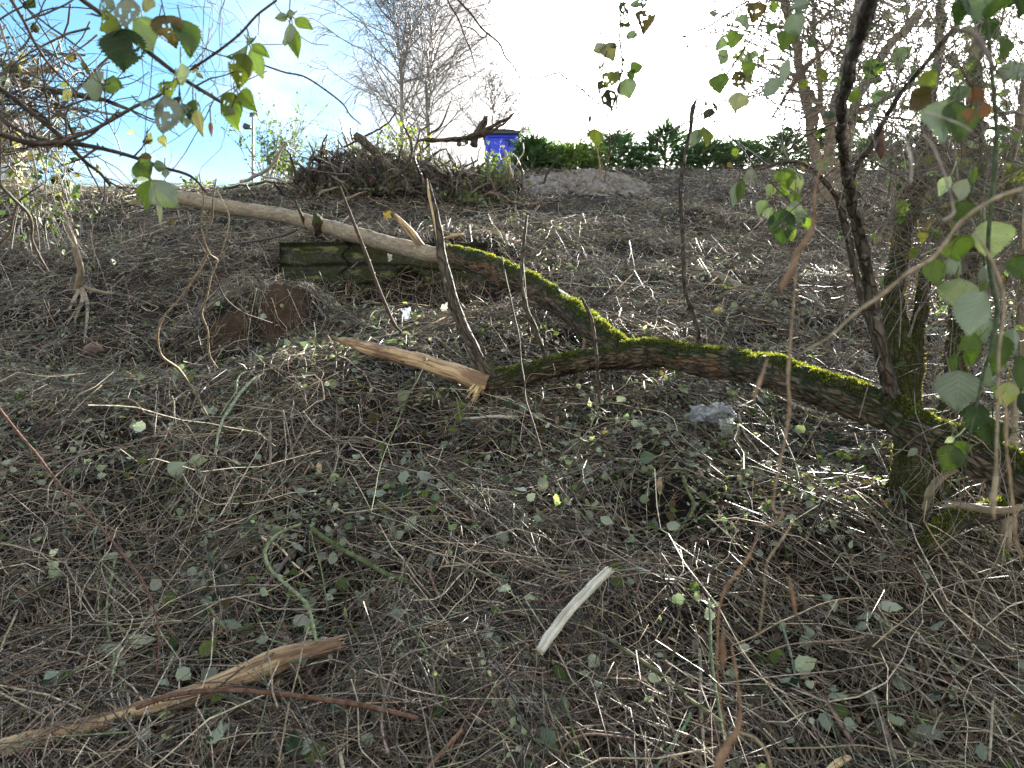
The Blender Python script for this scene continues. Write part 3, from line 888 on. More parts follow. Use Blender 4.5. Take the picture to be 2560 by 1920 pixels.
    for k in range(34):
        f = k / 33
        px, py = 1112 + f * 130, 618 + f * 48
        if rng.random() < .2: continue
        b = P3(px, py, 5.15 - f * .15); h = rng.uniform(.018, .045)
        tube(mb, [b, b + np.array([rng.normal() * .004, 0, h * .6]), b + np.array([rng.normal() * .008, 0, h])], [.0035, .003, .0006], 4, tint=(.30, .28, .08))
    mb.build('moss', M_MOSS, root, label='row of upright mossy spikes along the limb')
    mb = MB()
    tube(mb, T('P', [(742, 575), (700, 590), (640, 602), (600, 608), (540, 612)], [6.3, 6.2, 6.1, 6.0, 5.9]), [.012, .012, .010, .008, .004], 8, tint=(.13, .09, .07), rough=.1)
    mb.build('shoot', M_TWIG, root)
    # dark moss band round the bare limb, bark shreds
    C0 = P3(797, 562, 6.2)
    mb = MB(); tube(mb, [P3(790, 535, 6.17), P3(797, 562, 6.12), P3(791, 592, 6.16)], [.02, .045, .012], 10, .01, .3, seed=4, oval=-.3); o = mb.build('moss', M_TREEBARK, root)
    return root
fallen_tree()

# ---------------------------------------------------------------- mossy multi-stemmed tree at the right
def mossy_tree():
    rng = np.random.default_rng(41)
    root = empty('mossy_tree', P3(2285, 1370, 2.62), label='old moss-coated tree with several stems behind the fallen trunk', category='tree')
    def stem(name, tr, mat=M_TREEBARK, moss=5000, k=32, fur=.006, lab=None, step=.01):
        a = np.array(tr); P = np.array([P3(*q[:3]) for q in tr]); R = wr(a[:, 3], a[:, 2])
        mb = MB(); r = tube(mb, P, R, k, step, .22, furrow=fur, seed=int(tr[0][0]) % 31, wob=.012, oval=.12)
        o = mb.build(name, mat, root)
        if lab: o['label'] = lab
        if moss: moss_on(rng, r[2], r[3], moss // 2, .003, .009, (.085, .085, .024), -.35).build('moss', M_MOSS, o)
        return r
    stem('trunk', [(2262, 1420, 2.66, 150), (2268, 1330, 2.68, 116), (2268, 1250, 2.7, 96), (2272, 1180, 2.72, 88), (2272, 1100, 2.75, 84), (2262, 1000, 2.8, 84), (2252, 900, 2.84, 80), (2240, 820, 2.88, 66), (2232, 760, 2.9, 62), (2240, 690, 2.92, 50), (2252, 610, 2.95, 48), (2275, 540, 2.98, 46), (2292, 470, 3.0, 42), (2310, 380, 3.0, 30), (2320, 280, 3.0, 26), (2345, 150, 3.0, 22), (2350, -20, 3.0, 18)], moss=12000, lab='main trunk thick with moss')
    stem('trunk', [(2300, 1330, 2.72, 90), (2325, 1230, 2.75, 74), (2350, 1120, 2.8, 70), (2368, 1040, 2.85, 66), (2385, 950, 2.9, 56), (2392, 850, 2.95, 50), (2396, 760, 3.0, 46), (2392, 660, 3.05, 50), (2400, 560, 3.1, 48), (2420, 450, 3.1, 44), (2435, 300, 3.1, 40), (2440, 150, 3.1, 36), (2470, -20, 3.1, 30)], moss=8000)
    stem('trunk', [(2262, 960, 2.84, 50), (2280, 880, 2.88, 46), (2300, 800, 2.92, 34), (2305, 740, 2.95, 32), (2318, 680, 2.98, 30), (2345, 610, 3.02, 26), (2370, 540, 3.05, 24), (2400, 460, 3.1, 22)], moss=3500)
    stem('limb', [(2395, 820, 2.98, 40), (2430, 700, 3.0, 34), (2450, 600, 3.05, 30), (2500, 480, 3.1, 26), (2540, 330, 3.1, 24), (2580, 150, 3.1, 20)], moss=2500, k=18)
    stem('limb', [(2500, 1420, 2.45, 30), (2530, 1150, 2.5, 28), (2545, 1000, 2.55, 26), (2560, 850, 2.6, 24), (2560, 600, 2.6, 24), (2540, 380, 2.6, 20), (2575, 100, 2.6, 18)], M_PALEBARK, moss=0, k=18)
    stem('limb', [(2262, 480, 3.0, 14), (2320, 400, 2.95, 18), (2350, 375, 2.9, 18), (2385, 415, 2.86, 17), (2405, 425, 2.85, 17), (2440, 460, 2.8, 12), (2490, 510, 2.78, 10), (2560, 590, 2.7, 9)], M_DARKBARK, moss=0, k=14, fur=.002)
    stem('dead_limb', [(2305, 1275, 2.52, 12), (2325, 1240, 2.5, 20), (2345, 1208, 2.48, 20), (2368, 1188, 2.46, 16), (2392, 1172, 2.44, 12), (2412, 1160, 2.42, 8)], M_PALEBARK, moss=0, k=22, lab='pale rotted broken limb at the foot of the trunk', fur=.006)
mossy_tree()

def simple_log(name, lab, cat, reg, tr, Y, wid, mat, k=22, rough=.08, furrow=.002, step=None, ends=None, moss=0, seed=1, group=None, cap=None, wob=.004):
    """a traced stick or log; wid in traced px"""
    sc = ZS if reg != 'P' else 1.0
    P = T(reg, tr, Y)
    w = np.array(wid, float) * np.ones(len(P))
    R = wr(w * sc, P[:, 1])
    rng = np.random.default_rng(seed)
    mb = MB(); r = tube(mb, P, R, k, step or max(.008, R.mean() * .5), rough, furrow=furrow, seed=seed, wob=wob, jag=R[-1] * 1.2)
    o = mb.build(name, mat, label=lab, category=cat)
    if group: o['group'] = group
    if ends:
        mb = MB()
        if 'b' in ends: splinters(mb, rng, r[0][-1], r[1][-1], R[-1] * .9, 14, R[-1] * 2.4, (1, 1, 1))
        if 'a' in ends: splinters(mb, rng, r[0][0], -r[1][0], R[0] * .9, 14, R[0] * 2.0, (1, 1, 1))
        if 'b' in ends or 'a' in ends: mb.build('splintered_end', M_FRESH, o)
    if cap is not None:
        mb = MB()
        i = 0 if cap == 0 else -1
        d = r[1][i] * (-1 if cap == 0 else 1)
        tube(mb, [r[0][i] - d * .004, r[0][i] + d * .004], [R[i] * .93, R[i] * .93], 18); mb.build('sawn_end', M_CUT, o)
    if moss: moss_on(rng, r[2], r[3], moss, .004, .01).build('moss', M_MOSS, o)
    return o, r

g = ('gl', .05)
simple_log('broken_log', 'long splintered brown log, stripped of bark, lowest on the slope', 'log', 'G', [(-160, 1570), (0, 1530), (200, 1475), (400, 1410), (650, 1350), (860, 1285), (1050, 1235), (1250, 1170), (1450, 1085), (1650, 1000), (1850, 925), (2000, 885), ('H', -20, 845)], ('gl', .07), [120, 125, 125, 118, 112, 108, 118, 125, 135, 150, 140, 115, 95], M_WOOD, 30, .10, .003, .01, 'b', seed=6)
simple_log('stick', 'smooth white barkless stick with a broken orange foot', 'stick', 'H', [(1285, 900), (1340, 820), (1400, 740), (1460, 650), (1510, 590), (1580, 520), (1640, 460), (1720, 385)], ('gl', .13), [60, 74, 70, 66, 68, 66, 66, 60], M_WHITEWOOD, 24, .05, .0006, .01, 'a', seed=7)
simple_log('log', 'pinkish peeling log lying above the trunk, behind the thin shoot', 'log', 'F', [(110, 80), (250, 130), (380, 200), (520, 250), (650, 295), (780, 350), (910, 385)], ('gl', .05), [52, 56, 54, 50, 50, 48, 34], M_PALEBARK, 20, .12, .003, .02, seed=8)
simple_log('stick', 'pale yellow stick beyond the peeling log', 'stick', 'F', [(770, 190), (830, 240), (880, 290), (925, 330)], g, [22, 24, 24, 18], M_WHITEWOOD, 10, seed=9)
simple_log('stick', 'fork-tipped pale stick above the peeling log', 'stick', 'F', [(770, 120), (870, 115), (960, 125), (1050, 125), (1160, 110)], ('gl', .1), [16, 16, 16, 14, 9], M_WHITEWOOD, 8, seed=10)
simple_log('pole', 'pale greenish pole with a broken white tip beside the mossy log', 'pole', 'P', [(2352, 1266), (2384, 1262), (2420, 1268), (2455, 1274), (2520, 1275), (2565, 1266), (2640, 1262)], 2.32, [8, 17, 18, 18, 18, 17, 16], M_PALEBARK, 18, .05, .0008, .01, 'a', seed=11)
simple_log('log', 'thick mossy log half buried at the tree foot', 'log', 'P', [(2310, 1385), (2345, 1335), (2385, 1303), (2430, 1290), (2490, 1275), (2560, 1250), (2640, 1225)], [2.36, 2.38, 2.4, 2.42, 2.45, 2.5, 2.55], [52, 60, 56, 50, 48, 46, 44], M_TREEBARK, 26, .2, .005, .01, moss=3000, seed=12)
simple_log('cut_branch', 'grey branch with an orange sawn end on the upper slope', 'branch', 'P', [(1172, 548), (1200, 546), (1230, 550), (1250, 549), (1262, 545)], ('gl', .06), [9, 11, 13, 13, 13], M_DARKBARK, 12, cap=1, seed=13)
simple_log('stick', 'short pale stick under the broken limb', 'stick', 'E', [(800, 1048), (900, 1040), (1000, 1032), (1120, 1040)], ('gl', .06), [16, 20, 24, 26], M_WHITEWOOD, 12, seed=14)
simple_log('stick', 'mottled brown broken stick below the short pale one', 'stick', 'E', [(845, 1215), (905, 1195), (980, 1165), (1080, 1152)], ('gl', .06), [34, 36, 38, 36], M_PILE, 14, .12, ends='a', seed=15)
simple_log('plank', 'weathered scrap of plank on the slope above the stone block', 'plank', 'P', [(1113, 595), (1135, 590), (1155, 588)], ('gl', .06), [9, 12, 10], M_WOOD, 8, seed=16)
simple_log('stick', 'reddish bent bare stick leaning on the lower limb', 'stick', 'E', [(1555, 268), (1590, 340), (1615, 410), (1632, 500), (1645, 620), (1655, 760), (1668, 900), (1665, 1015)], (3.5, 3.4), [14, 24, 26, 24, 24, 22, 20, 10], M_PILE, 12, .06, .0005, seed=17)
simple_log('stick', 'thin red-brown sucker leaning past the lower limb', 'stick', 'E', [(1350, 1160), (1380, 1060), (1420, 960), (1500, 840), (1600, 700)], (3.4, 3.5), [12, 14, 14, 13, 10], M_PILE, 8, seed=18)
simple_log('stump', 'short split stake in front of the mossy trunk', 'stump', 'E', [(1565, 500), (1568, 600), (1568, 665)], 4.1, [12, 16, 16], M_WOOD, 8, seed=19)
simple_log('stick', 'yellow split bramble stem cut off at the bottom edge', 'stick', 'I', [(950, 1690), (1010, 1620), (1080, 1570)], ('gl', .08), [50, 55, 30], M_FRESH, 12, .1, ends='b', seed=20)

# ---------------------------------------------------------------- stone block
def stone_block():
    rng = np.random.default_rng(4)
    x0, x1, zb, zt, y0, y1 = -1.88, -.20, 2.26, 2.75, 6.02, 6.5
    # the face is a fine grid so that courses, chips and the ragged foot are real relief
    nx, nz = 190, 60
    def sheet(f, nu, nv):
        U, W = np.meshgrid(np.linspace(0, 1, nu), np.linspace(0, 1, nv))
        V = f(U, W).reshape(-1, 3)
        i = np.arange(nv - 1)[:, None] * nu; j = np.arange(nu - 1)[None]
        return V, np.stack([i + j, i + j + 1, i + nu + j + 1, i + nu + j], -1).reshape(-1, 4)
    def warp(V):
        d = np.stack([vnoise(V * 3, 1), vnoise(V * 3, 2), vnoise(V * 3, 3)], 1) * .018 + np.stack([vnoise(V * 14, 4), vnoise(V * 14, 5), vnoise(V * 14, 6)], 1) * .006
        return V + d
    def front(U, W):
        X = x0 + (x1 - x0) * U; Z = zb + (zt - zb) * W
        Z = Z - .10 * sstep(.55, .8, U) * (1 - W)
        Y = y0 + .035 * (np.abs(((W * 3.0 + .15) % 1) - .5) > .42) + .02 * (W > .55) + .03 * vnoise(np.stack([X * 8, Z * 20, 0 * X], -1), 8) * .5
        hole = (((X + .83) / .11) ** 2 + ((Z - 2.44) / .085) ** 2 < 1) | (((X + .28) / .08) ** 2 + ((Z - 2.25) / .09) ** 2 < 1)
        ring = (np.abs(np.sqrt(((X + .83) / .15) ** 2 + ((Z - 2.44) / .12) ** 2) - 1) < .16)
        Y = Y + .22 * hole - .025 * ring * (1 - hole)
        crack = np.abs(X - (-1.35 + .03 * np.sin(Z * 40))) < .006
        return np.stack([X, Y + .03 * crack, Z], -1)
    mb = MB()
    for f, nu, nv, fl in ((front, nx, nz, 0), (lambda U, W: np.stack([x0 + (x1 - x0) * U, y0 + .02 + (y1 - y0) * W, zt + 0 * U], -1), nx, 16, 0),
                          (lambda U, W: np.stack([x0 + 0 * U, y1 - (y1 - y0) * U, zb + (zt - zb) * W], -1), 16, nz, 0),
                          (lambda U, W: np.stack([x1 + 0 * U, y0 + (y1 - y0) * U, zb - .1 * (1 - W) + (zt - zb + .1 * (1 - W)) * W], -1), 16, nz, 0)):
        V, Q = sheet(f, nu, nv); mb.add(warp(V), Q, rest=V)
    mb.build('stone_block', M_BLOCK, label='long mossy concrete block set in the slope behind the fallen limb', category='stone block')
stone_block()

# ---------------------------------------------------------------- litter you could pick up: plastic, bag, stone
def crumple(name, lab, cat, px, py, w, h, tint, lift=.05, mat=None, seed=0, n=34, amp=.35, Y=None):
    rng = np.random.default_rng(seed)
    Y = Y or GY(px, py, lift); c = P3(px, py, Y)
    W = w / FPX * Y / 2; Hh = h / FPX * Y / 2
    U, Vv = np.meshgrid(np.linspace(-1, 1, n), np.linspace(-1, 1, n))
    ed = .8 + .35 * vnoise(np.stack([np.arctan2(Vv, U) * 2.2, 0 * U + seed, 0 * U], -1), 4)
    X = U * W * ed; Z = Vv * Hh * ed
    p = np.stack([U * 2.6, Vv * 2.6, 0 * U + seed], -1)
    D = amp * W * (1 - .8 * (U ** 2 + Vv ** 2) * .5) * 1.0 + amp * W * np.abs(vnoise(p, 3)) + amp * W * .5 * np.abs(vnoise(p * 2.3, 5))
    V = np.stack([X, -D, Z + .1 * W * vnoise(p * 2, 9)], -1).reshape(-1, 3) + c
    i = np.arange(n - 1)[:, None] * n; j = np.arange(n - 1)[None]
    mb = MB(); mb.add(V, np.stack([i + j, i + j + 1, i + n + j + 1, i + n + j], -1).reshape(-1, 4), tint=tint)
    return mb.build(name, mat or M_PLASTIC, label=lab, category=cat)
crumple('plastic_bag', 'torn white plastic bag crumpled in the twigs below the fallen trunk', 'plastic bag', 1768, 1034, 135, 58, (.46, .48, .50), seed=1, amp=.4)
crumple('plastic_bag', 'greyish bag lump hanging from the torn white bag', 'plastic bag', 1818, 1074, 52, 60, (.42, .44, .38), seed=2, amp=.5)
crumple('plastic_scrap', 'bluish plastic scrap between the two limbs of the fallen tree', 'plastic scrap', 1017, 782, 26, 38, (.34, .38, .42), seed=3, Y=4.6)
crumple('plastic_scrap', 'small white plastic scrap behind the stout dark shoot', 'plastic scrap', 1110, 770, 18, 26, (.42, .40, .35), seed=4, Y=4.75)
crumple('paper_scrap', 'yellow scrap beside the snapped stub', 'scrap', 970, 541, 24, 32, (.75, .60, .10), seed=5, mat=M_DEAD)
crumple('plastic_scrap', 'tiny white plastic shred caught on the block', 'plastic scrap', 976, 644, 14, 22, (.7, .7, .66), seed=6, Y=5.9)
crumple('plastic_scrap', 'small white lump below the torn bag', 'plastic scrap', 1747, 1112, 22, 13, (.85, .85, .82), seed=7)
def stone(lab, px, py, w, h, col, seed):
    mb = MB(); Y = GY(px, py, .03); c = P3(px, py, Y); n, k = 14, 18
    th = np.linspace(0, math.pi, n)[:, None]; ph = np.arange(k)[None] / k * 6.2832
    D = np.stack([np.sin(th) * np.cos(ph), np.sin(th) * np.sin(ph), np.cos(th) + 0 * ph], -1)
    r = 1 + .35 * fbm(D * 1.6 + seed, 3, seed)
    V = D * r[..., None] * np.array([w, w * .8, h]) / FPX * Y / 2 + c
    i = np.arange(n - 1)[:, None] * k; j = np.arange(k)[None]; j2 = (j + 1) % k
    mb.add(V.reshape(-1, 3), np.stack([i + j, i + k + j, i + k + j2, i + j2], -1).reshape(-1, 4), tint=col)
    return mb.build('stone', M_SOIL, label=lab, category='stone')
stone('pinkish stone caught in the eroded bank under the thin rooted sapling', 233, 874, 46, 30, (.42, .30, .24), 3)
stone('pale brown stone near the sapling roots', 96, 759, 22, 16, (.33, .23, .17), 5)
stone('round grey pebble under the white stick side vines', 1823, 1438, 26, 18, (.20, .21, .24), 6)
stone('flat grey stone above the fallen limb', 1120, 520, 34, 12, (.24, .22, .19), 7)

# ---------------------------------------------------------------- thin sapling on the bank with bared roots
def sapling():
    root = empty('sapling', P3(195, 735, 5.6), label='slender pale sapling leaning on the eroded bank with bared roots', category='sapling')
    mb = MB(); tube(mb, T('A', [(350, 1230), (400, 1340), (450, 1480), (495, 1640), ('D', 520, 100), ('D', 505, 180), ('D', 500, 240)], (5.2, 5.62)), wr(np.array([8, 11, 14, 16, 17, 19, 26]), 5.5), 14, .03, .1, furrow=.002, seed=2)
    mb.build('trunk', M_PALEBARK, root)
    for k, tr in enumerate(([(500, 225), (540, 275), (490, 350), (430, 440)], [(520, 230), (530, 270), (500, 370), (480, 420)], [(530, 210), (560, 300), (560, 400), (540, 560)], [(510, 225), (470, 290), (440, 350)], [(540, 200), (640, 230), (800, 250), (1020, 330)])):
        mb = MB(); tube(mb, T('D', tr, ('g', .05)), wr(np.array([12, 9, 6, 3])[:len(tr)], 5.4), 8, seed=k, rough=.1); mb.build('root', M_PALEBARK, root)
sapling()
# ---------------------------------------------------------------- what stands on the crest and beyond
def curves(rng, start, d0, L, K, grav, wig):
    """N curved stems: start (N,3), first direction, length, pull of gravity per step"""
    n = len(start); P = np.zeros((n, K, 3)); P[:, 0] = start; d = nrm(d0)
    st = (np.asarray(L) / (K - 1))[:, None]
    for k in range(1, K):
        P[:, k] = P[:, k - 1] + d * st
        d = nrm(d + rng.normal(size=(n, 3)) * wig + np.array([0, 0, 1.]) * np.asarray(grav)[:, None] if np.ndim(grav) else d + rng.normal(size=(n, 3)) * wig + np.array([0, 0, grav]))
    return P

def pick(rng, P, m, lo=.3, hi=1.0):
    """m points per curve with tangents"""
    n, K, _ = P.shape
    t = rng.uniform(lo, hi, (n, m)) * (K - 1); i = np.clip(t.astype(int), 0, K - 2); f = (t - i)[..., None]
    a = P[np.arange(n)[:, None], i]; b = P[np.arange(n)[:, None], i + 1]
    return (a * (1 - f) + b * f).reshape(-1, 3), nrm(b - a).reshape(-1, 3), (t / (K - 1)).reshape(-1)

def taper(n, K, r0, r1, scale=None):
    r = np.linspace(r0, r1, K)[None] * np.ones((n, 1))
    return r if scale is None else r * scale[:, None]

def birch(lab, tr, crown, n1, seed, rs=1.0, twig=(.30, .27, .29), K2=9):  # twig tint paler than real birch: distance haze put into the colour
    rng = np.random.default_rng(seed)
    P = np.array([P3(*q[:3]) for q in tr]); R = wr([q[3] for q in tr], P[:, 1])
    root = empty('birch_tree', P[0], label=lab, category='tree', group='bare birches beyond the slope')
    mb = MB(); tube(mb, P, R, 8, .4, .05, tint=(.42, .38, .36)); mb.build('trunk', M_TWIG, root)
    S = spline(P, 60); f = rng.uniform(.14, .98, n1) ** .85
    i = (f * 59).astype(int); st = S[i]; az = rng.uniform(0, 6.28, n1)
    ln = crown * (np.sin(np.clip(f * 1.15 - .05, 0, 1) * 3.0) ** .6 * .75 + .2) * rng.uniform(.55, 1.1, n1)
    el = np.radians(rng.uniform(8, 46, n1) + 24 * f)
    d = np.stack([np.cos(az) * np.cos(el), np.sin(az) * np.cos(el), np.sin(el)], 1)
    P1 = curves(rng, st, d, ln, 9, .03, .12)
    mb = MB()
    sc = ln / crown
    batch_tubes(mb, P1, taper(n1, 9, .038 * rs, .012 * rs, .5 + .6 * sc), 4, (.30, .27, .26), rng)
    a, t, q = pick(rng, P1, K2, .2, 1)
    n2 = len(a)
    d = nrm(t + rng.normal(size=(n2, 3)) * .55 + [0, 0, .1])
    P2 = curves(rng, a, d, rng.uniform(.25, .6, n2) * crown * .34, 6, -.05, .16)
    batch_tubes(mb, P2, taper(n2, 6, .014 * rs, .008 * rs), 3, twig, rng)
    a, t, q = pick(rng, P2, 5, .2, 1)
    n3 = len(a)
    d = nrm(t + rng.normal(size=(n3, 3)) * .5)
    P3_ = curves(rng, a, d, rng.uniform(.3, 1.0, n3) * crown * .22, 6, -.30, .10)
    batch_tubes(mb, P3_, taper(n3, 6, .009 * rs, .007 * rs), 3, twig, rng)
    mb.build('crown', M_TWIG, root)
    return root
birch('bare birch with a straight grey trunk, left of the tallest one', [(1004, 480, 34, 12), (1005, 380, 34, 11), (1005, 272, 34, 10), (1003, 190, 34, 8), (1000, 130, 34, 6), (993, 80, 34, 4), (990, 48, 34, 2)], 5.4, 44, 1, K2=6)
birch('tallest bare birch, its weeping crown touching the top of the view', [(1072, 480, 36, 14), (1072, 380, 36, 12), (1070, 300, 36, 11), (1068, 200, 36, 10), (1080, 130, 36, 8), (1078, 70, 36, 5), (1070, 0, 36, 2), (1068, -25, 36, 1)], 6.6, 64, 2, K2=7)
birch('low bare birch behind the blue cabin', [(1235, 480, 42, 10), (1238, 380, 42, 8), (1232, 300, 42, 6), (1236, 240, 42, 3), (1238, 215, 42, 1)], 4.0, 34, 3)
birch('small twiggy birch just right of the blue cabin', [(1330, 480, 44, 6), (1325, 400, 44, 5), (1320, 350, 44, 3), (1316, 322, 44, 1)], 1.8, 18, 4, K2=6)

def toilet():
    Y = 26.0; c = P3(1253, 337, Y); X = c[0]; zt = c[2]; w = 1.12; zb = float(H(X, Y)) - .1
    root = empty('portable_toilet', (X, Y, zb), label='blue portable toilet cabin with a pale domed roof behind the brush heap', category='portable toilet')
    B = mat_plain("blue_plastic", (.04, .08, .80), .45, .4); G = mat_plain("grey_roof", (.45, .45, .40), .5, .4, scale=5); D = mat_plain("dark_trim", (.06, .06, .06), .6); W = mat_plain("white_trim", (.75, .75, .75), .5)
    h = zt - zb
    mb = MB(); mb.box((X, Y + .56, zb + h / 2), (w - .04, 1.1, h)); body = mb.build('body', B, root, smooth=False)
    mb = MB()
    for dx in (-.5, .5):
        mb.box((X + dx * (w - .1), Y - .01, zb + h / 2), (.1, .08, h))
    mb.box((X + .03, Y - .01, zt - .05), (w - .2, .07, .09)); mb.build('door_frame', B, root, smooth=False)
    mb = MB(); mb.box((X - .08, Y - .03, zb + h / 2 - .1), (.62, .05, h - .3)); dr = mb.build('door', B, root, smooth=False)
    mb = MB()
    for k in range(5): mb.box((X + .28, Y - .045, zt - .17 - k * .045), (.34, .03, .012), rot=0)
    mb.build('vent', D, root, smooth=False)
    mb = MB(); mb.box((X + .05, Y - .065, zt - .42), (.16, .02, .07)); mb.build('sign', W, dr, smooth=False)
    mb = MB(); mb.box((X + .01, Y + .5, zt + .045), (w + .16, 1.35, .10)); mb.box((X + .61, Y - .1, zt - .12), (.03, .1, .3)); mb.build('roof_edge', D, root, smooth=False)
    # domed roof
    n = 15; U, V = np.meshgrid(np.linspace(-1, 1, n), np.linspace(-1, 1, n))
    Z = zt + .09 + .15 * (1 - U ** 4) * (1 - .5 * V ** 2)
    P = np.stack([X + U * .58, Y + .5 + V * .62, Z], -1).reshape(-1, 3)
    i = np.arange(n - 1)[:, None] * n; j = np.arange(n - 1)[None]
    mb = MB(); mb.add(P, np.stack([i + j, i + j + 1, i + n + j + 1, i + n + j], -1).reshape(-1, 4))
    mb.build('roof', G, root)
    mb = MB(); mb.box((X + .585, Y + .3, zt - .3), (.03, .5, .5)); mb.build('side_panel', W, root, smooth=False)
toilet()

def lamp():
    Y = 28; c = P3(632, 284, Y); zb = float(H(c[0], Y)) - .1
    root = empty('lamp_post', (c[0], Y, zb), label='slim grey lamp post with a dark floodlight beside the small leafy tree', category='lamp post')
    G = mat_plain("galvanised", (.30, .31, .33), .5, .5, .6); D = mat_plain("dark_metal", (.05, .055, .07), .5)
    mb = MB(); tube(mb, [(c[0], Y, zb), (c[0], Y, c[2])], [.055, .04], 10); mb.build('pole', G, root)
    mb = MB(); tube(mb, [P3(630, 318, Y), P3(612, 310, Y - .1)], [.05, .03], 8); mb.build('arm', D, root)
    a = P3(619, 319, Y - .1); mb = MB()
    mb.box(a, (.30, .22, .07)); mb.add(a + np.array([[-.15, -.11, .03], [.15, -.11, -.03], [.15, .11, -.03], [-.15, .11, .03], [-.1, -.08, .16], [.1, -.08, .08], [.1, .08, .08], [-.1, .08, .16]]), [[0, 1, 5, 4], [1, 2, 6, 5], [2, 3, 7, 6], [3, 0, 4, 7], [4, 5, 6, 7]])
    mb.build('floodlight', D, root, smooth=False)
    mb = MB(); mb.box(P3(631, 286, Y), (.16, .14, .10)); tube(mb, [P3(624, 292, Y), P3(640, 282, Y)], [.03, .03], 6); mb.build('bracket', D, root, smooth=False)
lamp()

def house():
    Y = 34.0; A = P3(36, 400, Y); x1 = A[0]; zr = P3(0, 318, Y)[2]; zb = 7.6
    root = empty('house', (x1 - 4, Y + 3, zb), label='beige rendered house with a pale window at the far side of the field', category='house')
    Wm = mat_plain("render_beige", (.55, .43, .24), .8, .2, var=.2); Rm = mat_plain("roof_tiles", (.16, .12, .10), .8, .2); Gm = mat_plain("pale_glass", (.55, .60, .65), .15, .6); Fm = mat_plain("white_frame", (.75, .73, .7), .5)
    mb = MB(); mb.box((x1 - 4, Y + .45, (zb + zr) / 2), (8, .9, zr - zb)); mb.build('wall', Wm, root, smooth=False)
    mb = MB(); mb.add([(x1 - 8.4, Y - .2, zr), (x1 + .05, Y - .2, zr), (x1 + .05, Y + 1.0, zr), (x1 - 8.4, Y + 1.0, zr), (x1 - 8.0, Y + .4, zr + .8), (x1 - .4, Y + .4, zr + .8)], [[0, 1, 5, 4], [2, 3, 4, 5], [3, 2, 1, 0]], [[1, 2, 5], [3, 0, 4]]); mb.build('roof', Rm, root, smooth=False)
    zt, z0 = P3(0, 420, Y)[2], P3(0, 455, Y)[2]
    mb = MB(); mb.box((x1 - .37, Y - .06, (zt + z0) / 2 + .08), (.5, .08, (zt - z0) + .02)); w = mb.build('window', Gm, root, smooth=False)
    mb = MB()
    for dx in (-.27, .27): mb.box((x1 - .37 + dx, Y - .1, (zt + z0) / 2 + .08), (.06, .06, zt - z0 + .1))
    mb.box((x1 - .37, Y - .1, zt + .12), (.48, .06, .05)); mb.build('frame', Fm, w, smooth=False)
    mb = MB(); mb.box((x1 - 4, Y - .06, P3(0, 402, Y)[2]), (8.02, .12, .09)); mb.build('string_course', Fm, root, smooth=False)
house()

def spruce(lab, px, top, Y, rad, seed, col, leader=0, droop=.3):
    rng = np.random.default_rng(seed)
    x = P3(px, top, Y)[0]; zt = P3(px, top, Y)[2]; zb = float(H(x, Y)) - .05; h = zt - zb
    root = empty('spruce', (x, Y, zb), label=lab, category='conifer', group='conifers in the hedge on the crest')
    mb = MB(); tube(mb, [(x, Y, zb), (x + .03, Y, zt + leader)], [.035, .006], 6, tint=(.2, .15, .1)); mb.build('trunk', M_TWIG, root)
    n = 430
    f = rng.random(n) ** 1.15; az = rng.uniform(0, 6.28, n)
    st = np.stack([x + 0 * f, Y + 0 * f, zb + f * h], 1)
    off = rad * np.sqrt(np.clip(1 - f ** 2.2, .02, 1)) * rng.uniform(.1, .75, n)
    st[:, 0] += np.cos(az) * off; st[:, 1] += np.sin(az) * off
    el = rng.uniform(-.2, .8, n) + f * .5
    d = np.stack([np.cos(az), np.sin(az), el], 1) + rng.normal(size=(n, 3)) * .25
    L = rng.uniform(.22, .48, n) * (1.1 - .4 * f)
    P = curves(rng, st, d, L, 6, -droop * .25, .06)
    mb = MB(); batch_tubes(mb, P, taper(n, 6, .006, .003), 3, (.17, .12, .07), rng)
    mb.build('branches', M_TWIG, root)
    a, t, q = pick(rng, P, 60, .08, 1)
    m = len(a); s = nrm(np.cross(t, [0, 0, 1.]) + 1e-6) * rng.choice([-1, 1], m)[:, None] * rng.uniform(.2, 1, m)[:, None]
    dn = nrm(t * .8 + s + rng.normal(size=(m, 3)) * .25)
    ln = rng.uniform(.05, .10, m)[:, None] * (1 - .35 * q[:, None])
    wv = nrm(np.cross(dn, rng.normal(size=(m, 3)))) * .006
    V = np.stack([a - wv, a + wv, a + dn * ln + wv * .3, a + dn * ln - wv * .3], 1)
    c = np.array(col) * rng.uniform(1.2, 3.6, (n, 1)); c = np.repeat(c, 60, 0) * rng.uniform(.8, 1.2, (m, 1))
    mb = MB(); mb.add(V.reshape(-1, 3), np.arange(m * 4).reshape(-1, 4), tint=np.repeat(c, 4, 0))
    mb.build('needles', M_NEEDLE, root)
